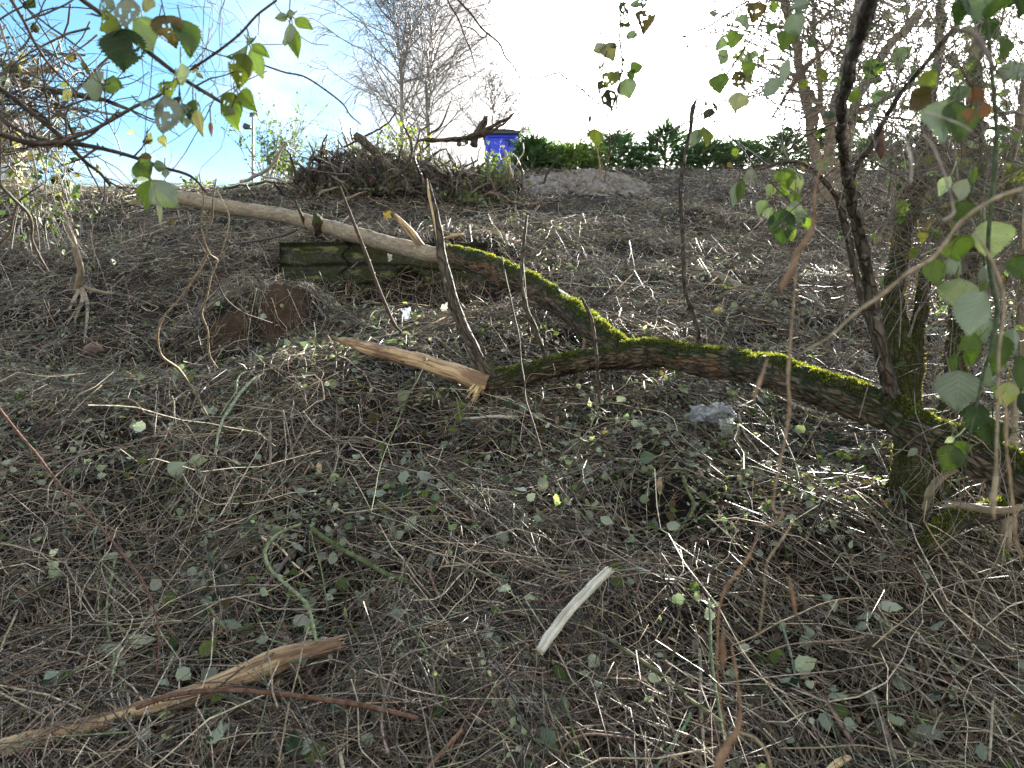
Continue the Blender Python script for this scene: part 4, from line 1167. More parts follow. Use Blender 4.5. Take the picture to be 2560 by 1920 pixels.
for k, q in enumerate((
    ('dark conifer just right of the blue cabin', 1332, 362, 13.9, .34, (.035, .065, .025), 0),
    ('blue-green conifer between the blue cabin and the yellow-green conifer', 1372, 376, 14.6, .42, (.04, .075, .03), 0),
    ('wide yellow-green drooping conifer straight behind the grey heap', 1435, 378, 14.2, .80, (.085, .12, .03), 0),
    ('dark conifer behind the hanging bramble', 1545, 348, 14.8, .66, (.035, .07, .028), 0),
    ('conifer with a tall bare leader', 1662, 330, 14.8, .72, (.035, .068, .03), .55),
    ('low conifer right after the one with the tall leader', 1765, 365, 15.2, .66, (.04, .065, .03), 0),
    ('conifer in the hedge behind the thin frayed shoot', 1855, 362, 15.6, .70, (.045, .08, .03), 0),
    ('taller conifer left of the pale tree stems', 1960, 342, 15.6, .78, (.04, .07, .032), 0),
    ('conifer seen between the pale tree stems', 2070, 352, 15.8, .76, (.045, .08, .03), 0),
    ('conifer just right of the pale tree stems', 2180, 350, 16, .78, (.05, .085, .03), 0),
    ('conifer behind the dark forked stem', 2290, 352, 16, .78, (.04, .075, .03), 0),
    ('conifer behind the mossy tree', 2400, 345, 16, .8, (.045, .08, .03), 0),
    ('last conifer of the hedge at the edge of the view', 2520, 350, 16, .85, (.04, .075, .03), 0))):
    spruce(q[0], q[1], q[2], q[3], q[4], 60 + k, q[5], q[6], .6 if k == 2 else .3)
def blocks():  # stacked logs behind the hedge, modelled as upright stakes
    Y = 15.6
    for k, (px, py, w, lab) in enumerate(((1398, 374, .17, 'broad brown stake for a stacked log at the near side of the yellow-green conifer'), (1418, 368, .10, 'tilted dark stake for a stacked log between two brown ones on the hedge'), (1430, 362, .10, 'tallest brown stake for a stacked log above the yellow-green conifer'), (1455, 370, .05, 'narrow brown stake for a stacked log above the yellow-green conifer'))):
        c = P3(px, py, Y); mb = MB(); zb = float(H(c[0], Y)); tube(mb, [(c[0], Y, zb - .05), (c[0] + .02, Y, (zb + c[2]) / 2), c], [w / 2] * 3, 8, rough=.08)
        mb.build('log_stake', M_PILE, label=lab, category='post')
blocks()

# ---------------------------------------------------------------- brush heap
def heap():
    rng = np.random.default_rng(70)
    def hz(x, y):     # heap height field
        a = np.exp(-((x + 2.45) / .62) ** 4 - ((y - 10.5) / .7) ** 2) * .43
        b = np.exp(-((x + 1.25) / .80) ** 4 - ((y - 10.5) / .7) ** 2) * (.42 - .16 * (x + 1.25))
        a = np.maximum(a, np.exp(-((x + .25) / .38) ** 4 - ((y - 10.5) / .5) ** 2) * .20)
        return np.maximum(a, b) * (1 + .45 * vnoise(np.stack([x * 2, y * 2, 0 * x], -1), 4))
    mb = MB(); n = 90
    X, Y = np.meshgrid(np.linspace(-3.5, .2, n), np.linspace(9.6, 11.8, n))
    hh = hz(X, Y); Z = H(X, Y) - .06 + hh * .8 + .06 * fbm(np.stack([X * 5, Y * 5, 0 * X], -1), 3, 4) * np.clip(hh * 4, 0, 1)
    V = np.stack([X, Y, Z], -1).reshape(-1, 3); i = np.arange(n - 1)[:, None] * n; j = np.arange(n - 1)[None]
    mb.add(V, np.stack([i + j, i + j + 1, i + n + j + 1, i + n + j], -1).reshape(-1, 4), tint=(.05, .035, .025))
    core = mb.build('brush_heap', M_SOIL, kind='stuff', label='tangled heap of roots, cut brushwood and ivy on the crest', category='brush heap')
    def bunch(n, L0, L1, r0, r1, top, grav, up, K, tint, wig, name, sides=5):
        x = rng.choice([-2.5, -2.1, -1.6, -1.1, -.8, -.2], n, p=[.2, .2, .2, .16, .16, .08]) + rng.normal(size=n) * .28; y = rng.uniform(9.75, 11.1, n)
        z = H(x, y) + hz(x, y) * rng.uniform(.2, top, n)
        d = rng.normal(size=(n, 3)) * [1, .8, 1] + [0, 0, up]
        L = rng.uniform(L0, L1, n)
        P = curves(rng, np.stack([x, y, z], 1), d, L, K, grav, wig)
        P[..., 2] = np.maximum(P[..., 2], H(P[..., 0], P[..., 1]) + .02)
        r = rng.uniform(r0, r1, n)
        t = np.array(tint); c = t[rng.integers(0, len(t), n)] * rng.uniform(.6, 1.4, (n, 1))
        mb = MB(); batch_tubes(mb, P, taper(n, K, 1.1, .5, r), sides, c, rng)
        return mb.build(name, M_TWIG, core, kind='stuff')
    br = [(.17, .13, .10), (.08, .058, .045), (.30, .25, .20), (.05, .037, .03), (.20, .14, .10)]
    bunch(750, .15, .75, .010, .028, 1.15, -.05, .2, 7, br, .35, 'roots', 6)
    bunch(2200, .2, .8, .002, .005, 1.2, -.08, .25, 7, br, .30, 'brushwood', 4)
    bunch(120, .3, .75, .002, .005, 1.1, 0, 1.3, 8, br, .18, 'upright_twigs', 4)
    # ivy and leaves over the heap
    mb = MB(); n = 1500
    x = np.r_[rng.normal(-1.55, .42, 550), rng.normal(-.55, .30, 550), rng.normal(-2.0, .6, 400)]; y = rng.uniform(9.7, 10.9, n)
    z = H(x, y) + hz(x, y) * rng.uniform(.3, 1.3, n) + rng.random(n) * .1
    pal = np.array([LEAFC[k] for k in 'glydY']); c = pal[rng.choice(5, n, p=[.35, .3, .12, .2, .03])] * rng.uniform(.7, 1.5, (n, 1))
    leaf_batch(mb, rng, np.stack([x, y, z], 1), rng.normal(size=(n, 3)) + [0, -.6, .3], rng.uniform(.035, .075, n), c, shape='ivy', aspect=(.8, 1.05), rows=5, cols=4)
    # thin sprays of ivy rising above the heap
    n = 160; x = rng.normal(-1.5, .22, n); z = rng.uniform(4.75, 5.3, n) - .3 * np.abs(x + 1.5); y = rng.uniform(10.3, 11, n)
    c = pal[rng.choice(5, n, p=[.2, .5, .2, .05, .05])] * 1.2
    leaf_batch(mb, rng, np.stack([x, y, z], 1), rng.normal(size=(n, 3)), rng.uniform(.03, .07, n), c, shape='ivy', aspect=(.8, 1.05), rows=5, cols=4)
    mb.build('ivy', M_LEAF, core, kind='stuff')
heap()
W = 'P'
def hb(lab, tr, wid, Y, mat=M_PILE, cap=None, ends=None, seed=1, cat='branch', name='branch', rough=.12):
    simple_log(name, lab, cat, 'P', tr, Y, wid, mat, 14, rough, .003, .04, ends, 0, seed, cap=cap, wob=.02)
hb('thick weathered limb slanting down across the brush heap', [(890, 340), (905, 352), (930, 372), (955, 400), (985, 428), (1012, 458), (1030, 480)], [22, 22, 20, 18, 20, 22, 18], 9.7, M_DARKBARK, seed=30)
hb('long twisted limb reaching from the heap past the blue cabin', [(1040, 352), (1080, 350), (1150, 345), (1195, 335), (1220, 325), (1250, 308), (1272, 295), (1283, 286)], [7, 9, 10, 10, 10, 9, 8, 4], 10.2, seed=31)
hb('second limb running just below the long twisted one', [(1060, 352), (1110, 352), (1160, 350), (1205, 340), (1235, 325), (1262, 308), (1280, 290)], [6, 7, 8, 9, 7, 5, 3], 10.35, seed=32)
hb('upright root lump rising from the end of the heap', [(1180, 362), (1192, 340), (1202, 318), (1212, 304), (1214, 292)], [20, 22, 18, 18, 10], 10.3, seed=33, rough=.35)
hb('dark crooked stem standing in the middle of the heap', [(1004, 432), (1022, 412), (1028, 390), (1027, 360), (1018, 330), (1010, 312)], [8, 8, 8, 7, 6, 4], 9.8, M_DARKBARK, seed=34)
hb('thin branch arching above the heap toward the birches', [(860, 368), (900, 350), (940, 328), (968, 312), (985, 290), (995, 262)], [5, 5, 5, 4, 4, 2], 10, M_DARKBARK, seed=35)
hb('bare branch rising from the heap in front of the tallest birch', [(1068, 338), (1090, 325), (1105, 308), (1120, 270), (1130, 235)], [6, 5, 5, 3, 2], 10.2, M_DARKBARK, seed=36)
hb('forked root in front of the heap', [(950, 488), (962, 460), (985, 440), (1004, 432)], [8, 9, 8, 7], 9.5, seed=37)
hb('sawn log with an orange end, highest of the cluster on the heap', [(812, 428), (800, 430), (786, 435)], [12, 13, 13], (10.4, 9.75), cap=1, seed=38, cat='log', name='log')
hb('small sawn log under the highest orange end', [(790, 446), (773, 449)], [9, 9], (10.3, 9.75), cap=1, seed=39, cat='log', name='log')
hb('lowest sawn log of the orange-ended cluster', [(806, 460), (792, 463), (780, 466)], [12, 12, 12], (10.3, 9.7), cap=1, seed=40, cat='log', name='log')
hb('upright sawn log at the near end of the heap', [(755, 425), (745, 440), (738, 453)], [18, 16, 13], (10.2, 9.8), M_DARKBARK, cap=1, seed=41, cat='log', name='log')
hb('thick stump with a broad reddish sawn face low in the heap', [(950, 440), (935, 447), (925, 452)], [24, 24, 24], (10.2, 9.6), cap=1, seed=42, cat='stump', name='stump')
hb('log with a pale sawn end on top of the near lobe', [(800, 398), (790, 396), (780, 394)], [12, 12, 12], (10.3, 9.8), M_DARKBARK, cap=1, seed=43, cat='log', name='log')
hb('log with an orange end just left of the blue cabin', [(1170, 355), (1160, 357), (1150, 360)], [11, 11, 11], (10.4, 9.8), cap=1, seed=44, cat='log', name='log')
hb('upright cut stem with an orange foot right of the heap', [(1262, 375), (1270, 400), (1278, 430), (1281, 446)], [6, 8, 10, 10], (10.1, 9.8), M_PALEBARK, cap=1, seed=45)
hb('pale forked stem leaning in front of the blue cabin', [(1256, 362), (1262, 385), (1272, 410), (1278, 440)], [3, 4, 5, 6], 9.7, M_PALEBARK, seed=46)
hb('thin white curved stem right of the blue cabin', [(1309, 358), (1308, 380), (1300, 398), (1290, 415)], [3, 3, 3, 3], 9.9, M_WHITEWOOD, seed=47)
hb('dead stick lying from the heap toward the grey earth', [(1000, 468), (1060, 490), (1120, 496), (1180, 505), (1232, 515)], [5, 5, 5, 4, 3], ('g', .06), M_DARKBARK, seed=48)
hb('crossed pale roots below the heap', [(848, 515), (865, 500), (890, 485), (915, 480)], [5, 6, 6, 4], 9.4, M_PALEBARK, seed=49)
hb('long low branch on the crest left of the heap', [(560, 470), (620, 463), (680, 455), (740, 462), (790, 478)], [5, 6, 6, 5, 3], ('g', .12), M_PILE, seed=50)
hb('pale bare branch on the crest below the small leafy tree', [(600, 455), (640, 440), (670, 418), (690, 400), (705, 372), (722, 352)], [9, 9, 8, 8, 7, 4], 10.6, M_PALEBARK, seed=51)
hb('dark twig poking up before the heap', [(786, 392), (780, 375), (772, 358)], [4, 4, 4], 10.2, M_DARKBARK, seed=52)

# small leafy tree by the lamp post and low ivy
def bush(lab, px0, px1, top, base, Y, nstem, nleaf, seed, pal='gly', ls=(.06, .12)):
    rng = np.random.default_rng(seed)
    a, b = P3(px0, base, Y), P3(px1, base, Y); zt = P3(px0, top, Y)[2]; zb = a[2]
    root = empty('shrub', ((a[0] + b[0]) / 2, Y, float(H((a[0] + b[0]) / 2, Y))), label=lab, category='shrub')
    st = np.stack([rng.uniform(a[0], b[0], nstem) * .5 + (a[0] + b[0]) * .25, Y + rng.normal(size=nstem) * .3, zb - .1 + 0 * rng.random(nstem)], 1)
    d = np.stack([rng.normal(size=nstem) * .28, rng.normal(size=nstem) * .3, np.ones(nstem)], 1)
    h = (zt - zb) * rng.uniform(.5, 1.02, nstem)
    P = curves(rng, st, d, h, 9, .02, .14)
    mb = MB(); batch_tubes(mb, P, taper(nstem, 9, .014, .004) * Y / 20, 4, (.22, .18, .14), rng)
    q, t, f = pick(rng, P, 9, .2, 1)
    P2 = curves(rng, q, t + rng.normal(size=(len(q), 3)) * .7, (zt - zb) * rng.uniform(.08, .28, len(q)), 6, -.04, .2)
    batch_tubes(mb, P2, taper(len(q), 6, .006, .003) * Y / 20, 3, (.2, .17, .14), rng)
    mb.build('stems', M_TWIG, root)
    q, t, f = pick(rng, P2, max(1, nleaf // len(P2)), .1, 1)
    mb = MB(); pl = np.array([LEAFC[k] for k in pal]); c = pl[rng.integers(0, len(pl), len(q))] * rng.uniform(.8, 1.6, (len(q), 1))
    leaf_batch(mb, rng, q, rng.normal(size=(len(q), 3)), rng.uniform(*ls, len(q)), c, rows=4, cols=2, shape='ivy')
    mb.build('foliage', M_LEAF, root)
bush('thin tree with sparse pale leaves beside the lamp post', 610, 770, 245, 455, 24, 34, 1500, 81)
bush('bright green low bush between the leafy tree and the brush heap', 700, 775, 395, 450, 20, 20, 1300, 82, 'lly', (.05, .1))
bush('low green ivy bush on the crest before the spotted leaves', 440, 560, 425, 470, 14, 16, 500, 83, 'gld', (.04, .08))
bush('ivy sprays climbing out of the middle of the heap', 985, 1050, 262, 400, 10.4, 9, 150, 84, 'lly', (.03, .055))
bush('leafy green shoots where the heap meets the blue cabin', 1170, 1310, 372, 455, 10.2, 34, 1100, 85, 'gly', (.03, .06))
# ---------------------------------------------------------------- canes, vines and hanging sprays
REDC, DKC, GRC, TAN, PGR = (.17, .095, .065), (.075, .055, .042), (.12, .15, .055), (.40, .32, .21), (.30, .35, .19)
BRC, GYC, VIO = (.13, .092, .065), (.22, .185, .145), (.16, .12, .11)

def stem_mesh(mb, rng, P, R, tint, thorns=0, side=0, side_l=.10, k=7, rough_=.10):
    C, t, V, N = tube(mb, P, R, k, None, rough_, tint, rng, seed=int(rng.integers(1, 99)), wob=0)
    n = len(C)
    r = np.interp(np.linspace(0, 1, n), np.linspace(0, 1, len(P)), np.asarray(R) * np.ones(len(P)))
    L = np.linalg.norm(np.diff(C, axis=0), axis=1).sum()
    if thorns:
        m = int(L / thorns)
        for i in rng.integers(1, n - 1, m):
            a = rng.integers(0, V.shape[1]); nn = N[i, a]; s = r[i] * .55
            b = C[i] + nn * r[i] * .9; tip = b + nn * (.004 + r[i] * .5) - t[i] * .003
            mb.add([b + t[i] * s, b - t[i] * s, b + np.cross(t[i], nn) * s * .5, tip], Tr=[[0, 3, 2], [2, 3, 1], [1, 3, 0]], tint=np.array(tint) * 1.2)
    if side:
        for i in rng.integers(max(1, n // 8), n, side):
            i = min(i, n - 1)
            d = nrm(t[i] * rng.uniform(.2, 1) + rng.normal(size=3) * .8)
            l = side_l * rng.uniform(.4, 1.6)
            P1 = curves(rng, C[i][None], d[None], np.array([l]), 6, rng.uniform(-.12, .08), .16)
            tube(mb, P1[0], np.linspace(r[i] * .55, r[i] * .22, 6), 5, tint=tint)
            if rng.random() < .6:
                j = rng.integers(2, 5); d2 = nrm(d + rng.normal(size=3) * .8)
                P2 = curves(rng, P1[0, j][None], d2[None], np.array([l * .5]), 5, -.03, .15)
                tube(mb, P2[0], np.linspace(r[i] * .35, r[i] * .18, 5), 4, tint=tint)

def cane(name, lab, cat, reg, segs, leaves=(), thorns=.02, side=0, side_l=.1, mat=None, group=None, seed=None, holes=0):
    """segs: (traced points, Y, widths, tint); leaves: (bx, by, tx, ty, width, Y, colour key)"""
    rng = np.random.default_rng(seed if seed is not None else abs(hash_(lab)) % 9973)
    sc = ZS if reg != 'P' else 1.0
    first = T(reg, segs[0][0], segs[0][1])
    if len(segs) == 1 and not leaves:
        P = first; mb = MB(); w = np.array(segs[0][2], float) * np.ones(len(P)) * (.72 if name == 'dead_stalk' else 1)
        stem_mesh(mb, rng, P, wr(w * sc, P[:, 1]), segs[0][3], thorns, side, side_l, rough_=.42 if name == 'dead_stalk' else .10)
        o = mb.build(name, mat or M_CANE, label=lab, category=cat)
        if group: o['group'] = group
        return o
    root = empty(name, first[0], label=lab, category=cat)
    if group: root['group'] = group
    for s in segs:
        P = T(reg, s[0], s[1]); mb = MB(); w = np.array(s[2], float) * np.ones(len(P)) * (.72 if name == 'dead_stalk' else 1)
        stem_mesh(mb, rng, P, wr(w * sc, P[:, 1]), s[3], thorns, side, side_l, rough_=.42 if name == 'dead_stalk' else .10)
        mb.build('stem', mat or M_CANE, root)
    for l in leaves:
        r = reg
        if isinstance(l[0], str): r, l = l[0], l[1:]
        bx, by, tx, ty, w, Y, key = l[:7]
        k2 = ZS if r != 'P' else 1.0
        b = P3(*pix(r, (bx, by)), Y); t = P3(*pix(r, (tx, ty)), Y + rng.normal() * .012)
        mb = MB()
        c = np.array(LEAFC[key]) * rng.uniform(.6, 1.1)
        place_leaf(mb, rng, b, t, w * k2 / FPX * Y * 1.06, c, holes=(rng.integers(3, 9) if key in 'ydkb' and holes else 0))
        # petiole
        d = nrm(b - t)
        tube(mb, [b + d * .02 + [0, 0, .006], b + d * .008, b], [.0011, .0012, .0011], 4, tint=tuple(c))
        mb.build('leaf', M_DEAD if key in 'o' else M_LEAF, root)
    return root

def hash_(s):
    h = 7
    for ch in s: h = (h * 131 + ord(ch)) % 1000003
    return h

# ---- upper corner by the blue sky: bramble canes with spotted leaves
cane('bramble_cane', 'stout bramble cane crossing down behind the big holey leaves', 'bramble cane', 'A',
     [([(500, -30), (530, 0), (660, 95), (800, 210), (1000, 370), (1200, 520), (1430, 660)], (1.15, 1.3), [34, 32, 30, 30, 30, 26, 24], BRC)],
     [(780, 165, 645, 200, 150, 1.18, 'y'), (805, 185, 812, 478, 240, 1.17, 'd'), (870, 120, 1010, 340, 170, 1.2, 'l'), (800, -20, 812, 190, 160, 1.15, 'k'), (690, -30, 655, 105, 105, 1.18, 'd'),
      (1060, 95, 1120, 292, 165, 1.2, 'b'), (1165, 125, 1240, 352, 160, 1.21, 'g'), (985, -10, 920, 70, 95, 1.25, 'a')], holes=1, side=3, side_l=.05)
cane('bramble_cane', 'thorny cane rising from the hanging dark leaves to the top edge', 'bramble cane', 'A',
     [([(1780, 0), (1650, 100), (1540, 220), (1380, 345), (1200, 465)], 1.35, [15, 15, 16, 17, 16], DKC), ([(1380, 345), (1460, 365), (1500, 380)], 1.36, 8, DKC), ([(1385, 340), (1290, 300)], 1.36, 8, DKC),
      ([(1500, 380), (1520, 480), (1500, 560), (1530, 600)], 1.36, 7, GRC)],
     [(1590, 290, 1460, 375, 75, 1.36, 'd'), (1620, 282, 1738, 372, 62, 1.36, 'l'), (1615, 315, 1686, 507, 95, 1.36, 'l'), (1580, 345, 1532, 568, 135, 1.35, 'y'), (1605, 240, 1615, 265, 55, 1.37, 'd'),
      (1505, 598, 1422, 735, 85, 1.37, 'y'), (1548, 588, 1657, 722, 95, 1.37, 'l'), (1530, 658, 1540, 852, 130, 1.36, 'l'), (1490, 690, 1465, 748, 55, 1.35, 'k')], holes=1, side=2, side_l=.05)
cane('bramble_spray', 'small bright five-leaf bramble spray near the top edge', 'bramble spray', 'A',
     [([(1750, -10), (1790, 60), (1860, 140)], 1.5, 5, GRC), ([(1860, 60), (1870, 100), (1860, 150), (1890, 200)], 1.5, 5, GRC), ([(1890, 190), (1940, 240), (2010, 280), (2115, 290)], 1.5, 5, BRC)],
     [(1862, 58, 1858, 122, 52, 1.5, 'g'), (1850, 100, 1766, 115, 48, 1.5, 'g'), (1898, 120, 2015, 190, 68, 1.5, 'l'), (1862, 145, 1818, 282, 88, 1.5, 'l'), (1885, 188, 1920, 382, 78, 1.5, 'l')], thorns=0)
cane('bramble_cane', 'cane sweeping from the dark hanging leaves down to the lower corner brush', 'bramble cane', 'A',
     [([(1080, 570), (1030, 610), (870, 685), (720, 770), (600, 835), (480, 880), (390, 910), (230, 925)], (1.2, 1.3), [14, 20, 22, 24, 24, 26, 26, 24], BRC)],
     [(1160, 405, 1160, 545, 85, 1.2, 'p'), (1115, 515, 1075, 645, 115, 1.21, 'y'), (1055, 615, 1060, 866, 175, 1.19, 'k'), (1170, 665, 1205, 825, 105, 1.2, 'd'), (1240, 640, 1240, 805, 95, 1.21, 'd'),
      (1270, 700, 1300, 880, 62, 1.19, 'a'), (900, 655, 1010, 690, 60, 1.2, 'd'), (1050, 868, 1060, 948, 62, 1.2, 'a'), (1355, 780, 1362, 885, 26, 1.2, 'o'), (1150, 620, 1140, 760, 80, 1.22, 'b')], holes=1, side=6, side_l=.08)
cane('bramble_cane', 'long dark cane arching low across the blue sky into the yellow-green leaves', 'bramble cane', 'A',
     [([(-40, 850), (0, 860), (100, 895), (200, 922), (420, 918), (640, 952), (850, 1008), (1050, 1078), (1230, 1135), (1330, 1240)], (1.25, 1.4), [30, 34, 36, 40, 34, 28, 24, 22, 18, 12], DKC)],
     [(962, 1160, 958, 1368, 115, 1.33, 'l'), (968, 1160, 1135, 1312, 155, 1.32, 'l'), (965, 1140, 885, 1018, 125, 1.34, 'g'), (985, 1070, 1068, 1075, 66, 1.34, 'd'), (1005, 1285, 1035, 1450, 36, 1.32, 'a'), (880, 1150, 960, 1155, 26, 1.32, 'w'), (1060, 1080, 1060, 1140, 40, 1.35, 'g')], side=5, side_l=.08)
cane('dead_cane', 'thick dark cane slanting from the edge to just above the grass', 'bramble cane', 'A', [([(-40, 520), (0, 565), (100, 640), (200, 725), (400, 885), (470, 960), (560, 1050), (640, 1110), (712, 1198)], (1.5, 1.65), [28, 30, 28, 28, 30, 26, 24, 22, 14], DKC)], side=8, side_l=.1)
cane('dead_cane', 'brown cane curving under the thick dark one', 'bramble cane', 'A', [([(-40, 710), (0, 745), (60, 800), (160, 860), (300, 905), (430, 930), (500, 960)], 1.45, [24, 26, 26, 24, 22, 20, 14], DKC)], side=4)
cane('dead_cane', 'straight cane from the top edge to the brush bundle', 'bramble cane', 'A', [([(60, -20), (150, 130), (210, 250), (270, 352), (330, 430), (400, 500), (500, 600)], (1.5, 1.6), [20, 20, 18, 17, 16, 15, 12], BRC)], side=6, side_l=.07)
cane('dead_cane', 'thorny cane dipping diagonally in the open blue sky', 'bramble cane', 'A', [([(180, 60), (240, 110), (330, 180), (400, 225), (470, 280), (545, 328)], 1.5, [10, 11, 13, 13, 12, 5], DKC)], thorns=.012)
cane('dead_cane', 'cane with a loop rising to the top edge above the thorny one', 'bramble cane', 'A', [([(165, 132), (210, 112), (290, 90), (350, 62), (430, 25), (480, -10)], 1.5, [13, 12, 13, 12, 12, 11], BRC), ([(200, 112), (280, 70), (360, 50), (450, 46), (570, 55), (720, 75)], 1.52, [8, 9, 9, 8, 8, 5], DKC)], thorns=.03)
cane('dead_cane', 'cane crossing the very corner of the sky', 'bramble cane', 'A', [([(-10, 130), (60, 85), (130, 50), (200, 15), (230, -20)], 1.5, [12, 12, 12, 10, 9], BRC)],
     [(160, 10, 235, 60, 80, 1.5, 'd'), (0, 30, 55, 35, 24, 1.5, 'u')], thorns=.03)
cane('dead_cane', 'thin wiry cane with small thorns falling through the corner', 'bramble cane', 'A', [([(-10, 20), (50, 80), (110, 150), (200, 250), (290, 345), (400, 450), (520, 570)], (1.6, 1.7), [8, 8, 8, 8, 7, 7, 5], DKC)], side=12, side_l=.08)
cane('dead_cane', 'very thin cane hanging from the top edge with one bend', 'bramble cane', 'A', [([(240, -10), (275, 70), (330, 180), (410, 230), (430, 320), (530, 400)], 1.6, [6, 6, 6, 6, 5, 4], DKC)], side=5, side_l=.06)
cane('dead_cane', 'wavy cane rising to a hooked tip beside the rounded leaf pair', 'bramble cane', 'A', [([(330, 640), (420, 690), (480, 665), (560, 640), (640, 650), (700, 610)], 1.5, [10, 12, 12, 10, 10, 6], DKC), ([(600, 480), (630, 460), (665, 415), (712, 400)], 1.5, [7, 8, 8, 4], REDC), ([(640, 640), (700, 640), (760, 560), (860, 530), (960, 460)], 1.5, [8, 8, 7, 6, 5], DKC)],
     [(655, 545, 508, 520, 170, 1.35, 'd'), (672, 540, 800, 575, 130, 1.35, 'g'), (430, 520, 370, 545, 50, 1.6, 'y'), (470, 600, 400, 640, 60, 1.6, 'a')], side=4, side_l=.06)
simple_log('dead_branch', 'thick snapped grey branch end sticking in from the edge', 'branch', 'A', [(-80, 520), (0, 498), (120, 470), (230, 452), (350, 446)], 2.0, [44, 46, 44, 44, 40], M_PALEBARK, 14, .15, .002, .01, 'b', seed=91)
simple_log('dead_branch', 'pale split branch above the snapped grey one', 'branch', 'A', [(-60, 510), (0, 488), (60, 455), (110, 430), (175, 397)], 1.9, [24, 26, 26, 22, 8], M_PALEBARK, 10, .12, .001, .01, seed=92)
simple_log('dead_branch', 'long peeling brown branch pointing down into the spotted leaves', 'branch', 'A', [(-60, 480), (60, 512), (180, 540), (300, 568), (430, 592), (560, 618), (660, 640), (760, 680), (860, 715), (980, 765)], (1.9, 1.7), [44, 48, 46, 44, 40, 34, 30, 22, 18, 14], M_DARKBARK, 14, .14, .002, .012, seed=93)
simple_log('dead_branch', 'crooked dark branch hanging under the peeling brown one', 'branch', 'A', [(300, 575), (360, 610), (372, 660), (350, 700), (385, 725), (420, 770), (450, 830), (480, 890), (500, 960)], 1.85, [20, 34, 36, 30, 34, 24, 20, 18, 12], M_DARKBARK, 12, .25, .003, .01, seed=94)
simple_log('dead_branch', 'thick shadowed stem in the corner of the brush bundle', 'branch', 'A', [(-60, 560), (20, 600), (100, 650), (170, 690), (260, 740), (330, 800)], 1.75, [26, 30, 34, 40, 26, 18], M_DARKBARK, 12, .15, .003, .01, seed=95)

def tangle(name, lab, cat, boxes, n, L0, L1, r0, r1, tints, seed, grav=-.05, up=(0, 0, 0), leaves=0, lpal='gdayb', ls=(.02, .045), K=8, wig=.14):
    """wiry growth in the air: boxes = (px0, px1, py0, py1, Y0, Y1, weight)"""
    rng = np.random.default_rng(seed)
    w = np.array([b[6] for b in boxes], float); b = np.array([q[:6] for q in boxes])[rng.choice(len(boxes), n, p=w / w.sum())]
    u = rng.random((n, 3)); px = b[:, 0] + u[:, 0] * (b[:, 1] - b[:, 0]); py = b[:, 2] + u[:, 1] * (b[:, 3] - b[:, 2]); Y = b[:, 4] + u[:, 2] * (b[:, 5] - b[:, 4])
    S = np.stack([Y * (px - 1280) / FPX, Y, CAMZ - Y * (py - 960) / FPX], 1)
    d = rng.normal(size=(n, 3)) * [1, .5, 1] + np.array(up)
    L = rng.uniform(L0, L1, n)
    P = curves(rng, S, d, L, K, grav, wig)
    P -= (P[:, K // 2] - P[:, 0])[:, None]
    r = rng.uniform(r0, r1, n); t = np.array(tints); c = t[rng.integers(0, len(t), n)] * rng.uniform(.7, 1.3, (n, 1))
    mb = MB(); batch_tubes(mb, P, taper(n, K, 1, .45, r), 5, c, rng)
    q, tt, f = pick(rng, P, 3, .1, 1)
    P2 = curves(rng, q, tt + rng.normal(size=(len(q), 3)) * .9, rng.uniform(.15, .4, len(q)) * np.repeat(L, 3), 5, grav, wig)
    batch_tubes(mb, P2, taper(len(q), 5, .5, .3, np.repeat(r, 3)), 4, np.repeat(c, 3, 0), rng)
    o = mb.build(name, M_TWIG, label=lab, category=cat, kind='stuff')
    if leaves:
        q, tt, f = pick(rng, P2, 2, .2, 1); q = q[rng.choice(len(q), leaves)]
        pl = np.array([LEAFC[k] for k in lpal]); cc = pl[rng.integers(0, len(pl), leaves)] * rng.uniform(.7, 1.3, (leaves, 1))
        mb = MB(); leaf_batch(mb, rng, q, rng.normal(size=(leaves, 3)) + [0, -.5, 0], rng.uniform(*ls, leaves), cc, rows=8, cols=4, yaw=rng.normal(size=(leaves, 3)) + [0, 0, -1.2])
        mb.build('leaves', M_LEAF, o, kind='stuff')
    return o
tangle('brush_tangle', 'wiry mass of dead twigs and canes pushing in from the edge under the blue sky', 'dead brush', [(-60, 120, 100, 330, 1.6, 2.2, 5), (-40, 260, 130, 260, 1.7, 2.3, 3), (-40, 170, 250, 420, 1.9, 2.6, 3)], 120, .12, .42, .0010, .0034, [DKC, BRC, GYC, DKC], 101, leaves=60, lpal='kbadb')
tangle('ivy_vines', 'loose ivy vines with small shaded leaves in front of the grassy corner', 'ivy', [(0, 170, 330, 470, 3.6, 4.6, 3), (60, 190, 400, 540, 4.2, 5.2, 4), (20, 120, 250, 380, 3.5, 4.3, 1)], 90, .3, .9, .0015, .0035, [GYC, BRC, DKC], 102, up=(.5, 0, -.7), leaves=420, lpal='dkdgaw', ls=(.025, .05))
tangle('twig_fringe', 'faint thin twigs hanging between the spotted leaves and the birch', 'hanging twigs', [(480, 560, 0, 200, 1.5, 1.9, 1), (330, 560, 150, 420, 1.4, 1.8, 2)], 22, .12, .4, .0006, .0012, [DKC, BRC, VIO], 103, up=(0, 0, -2.2), leaves=10, lpal='ba', ls=(.015, .03), wig=.22)

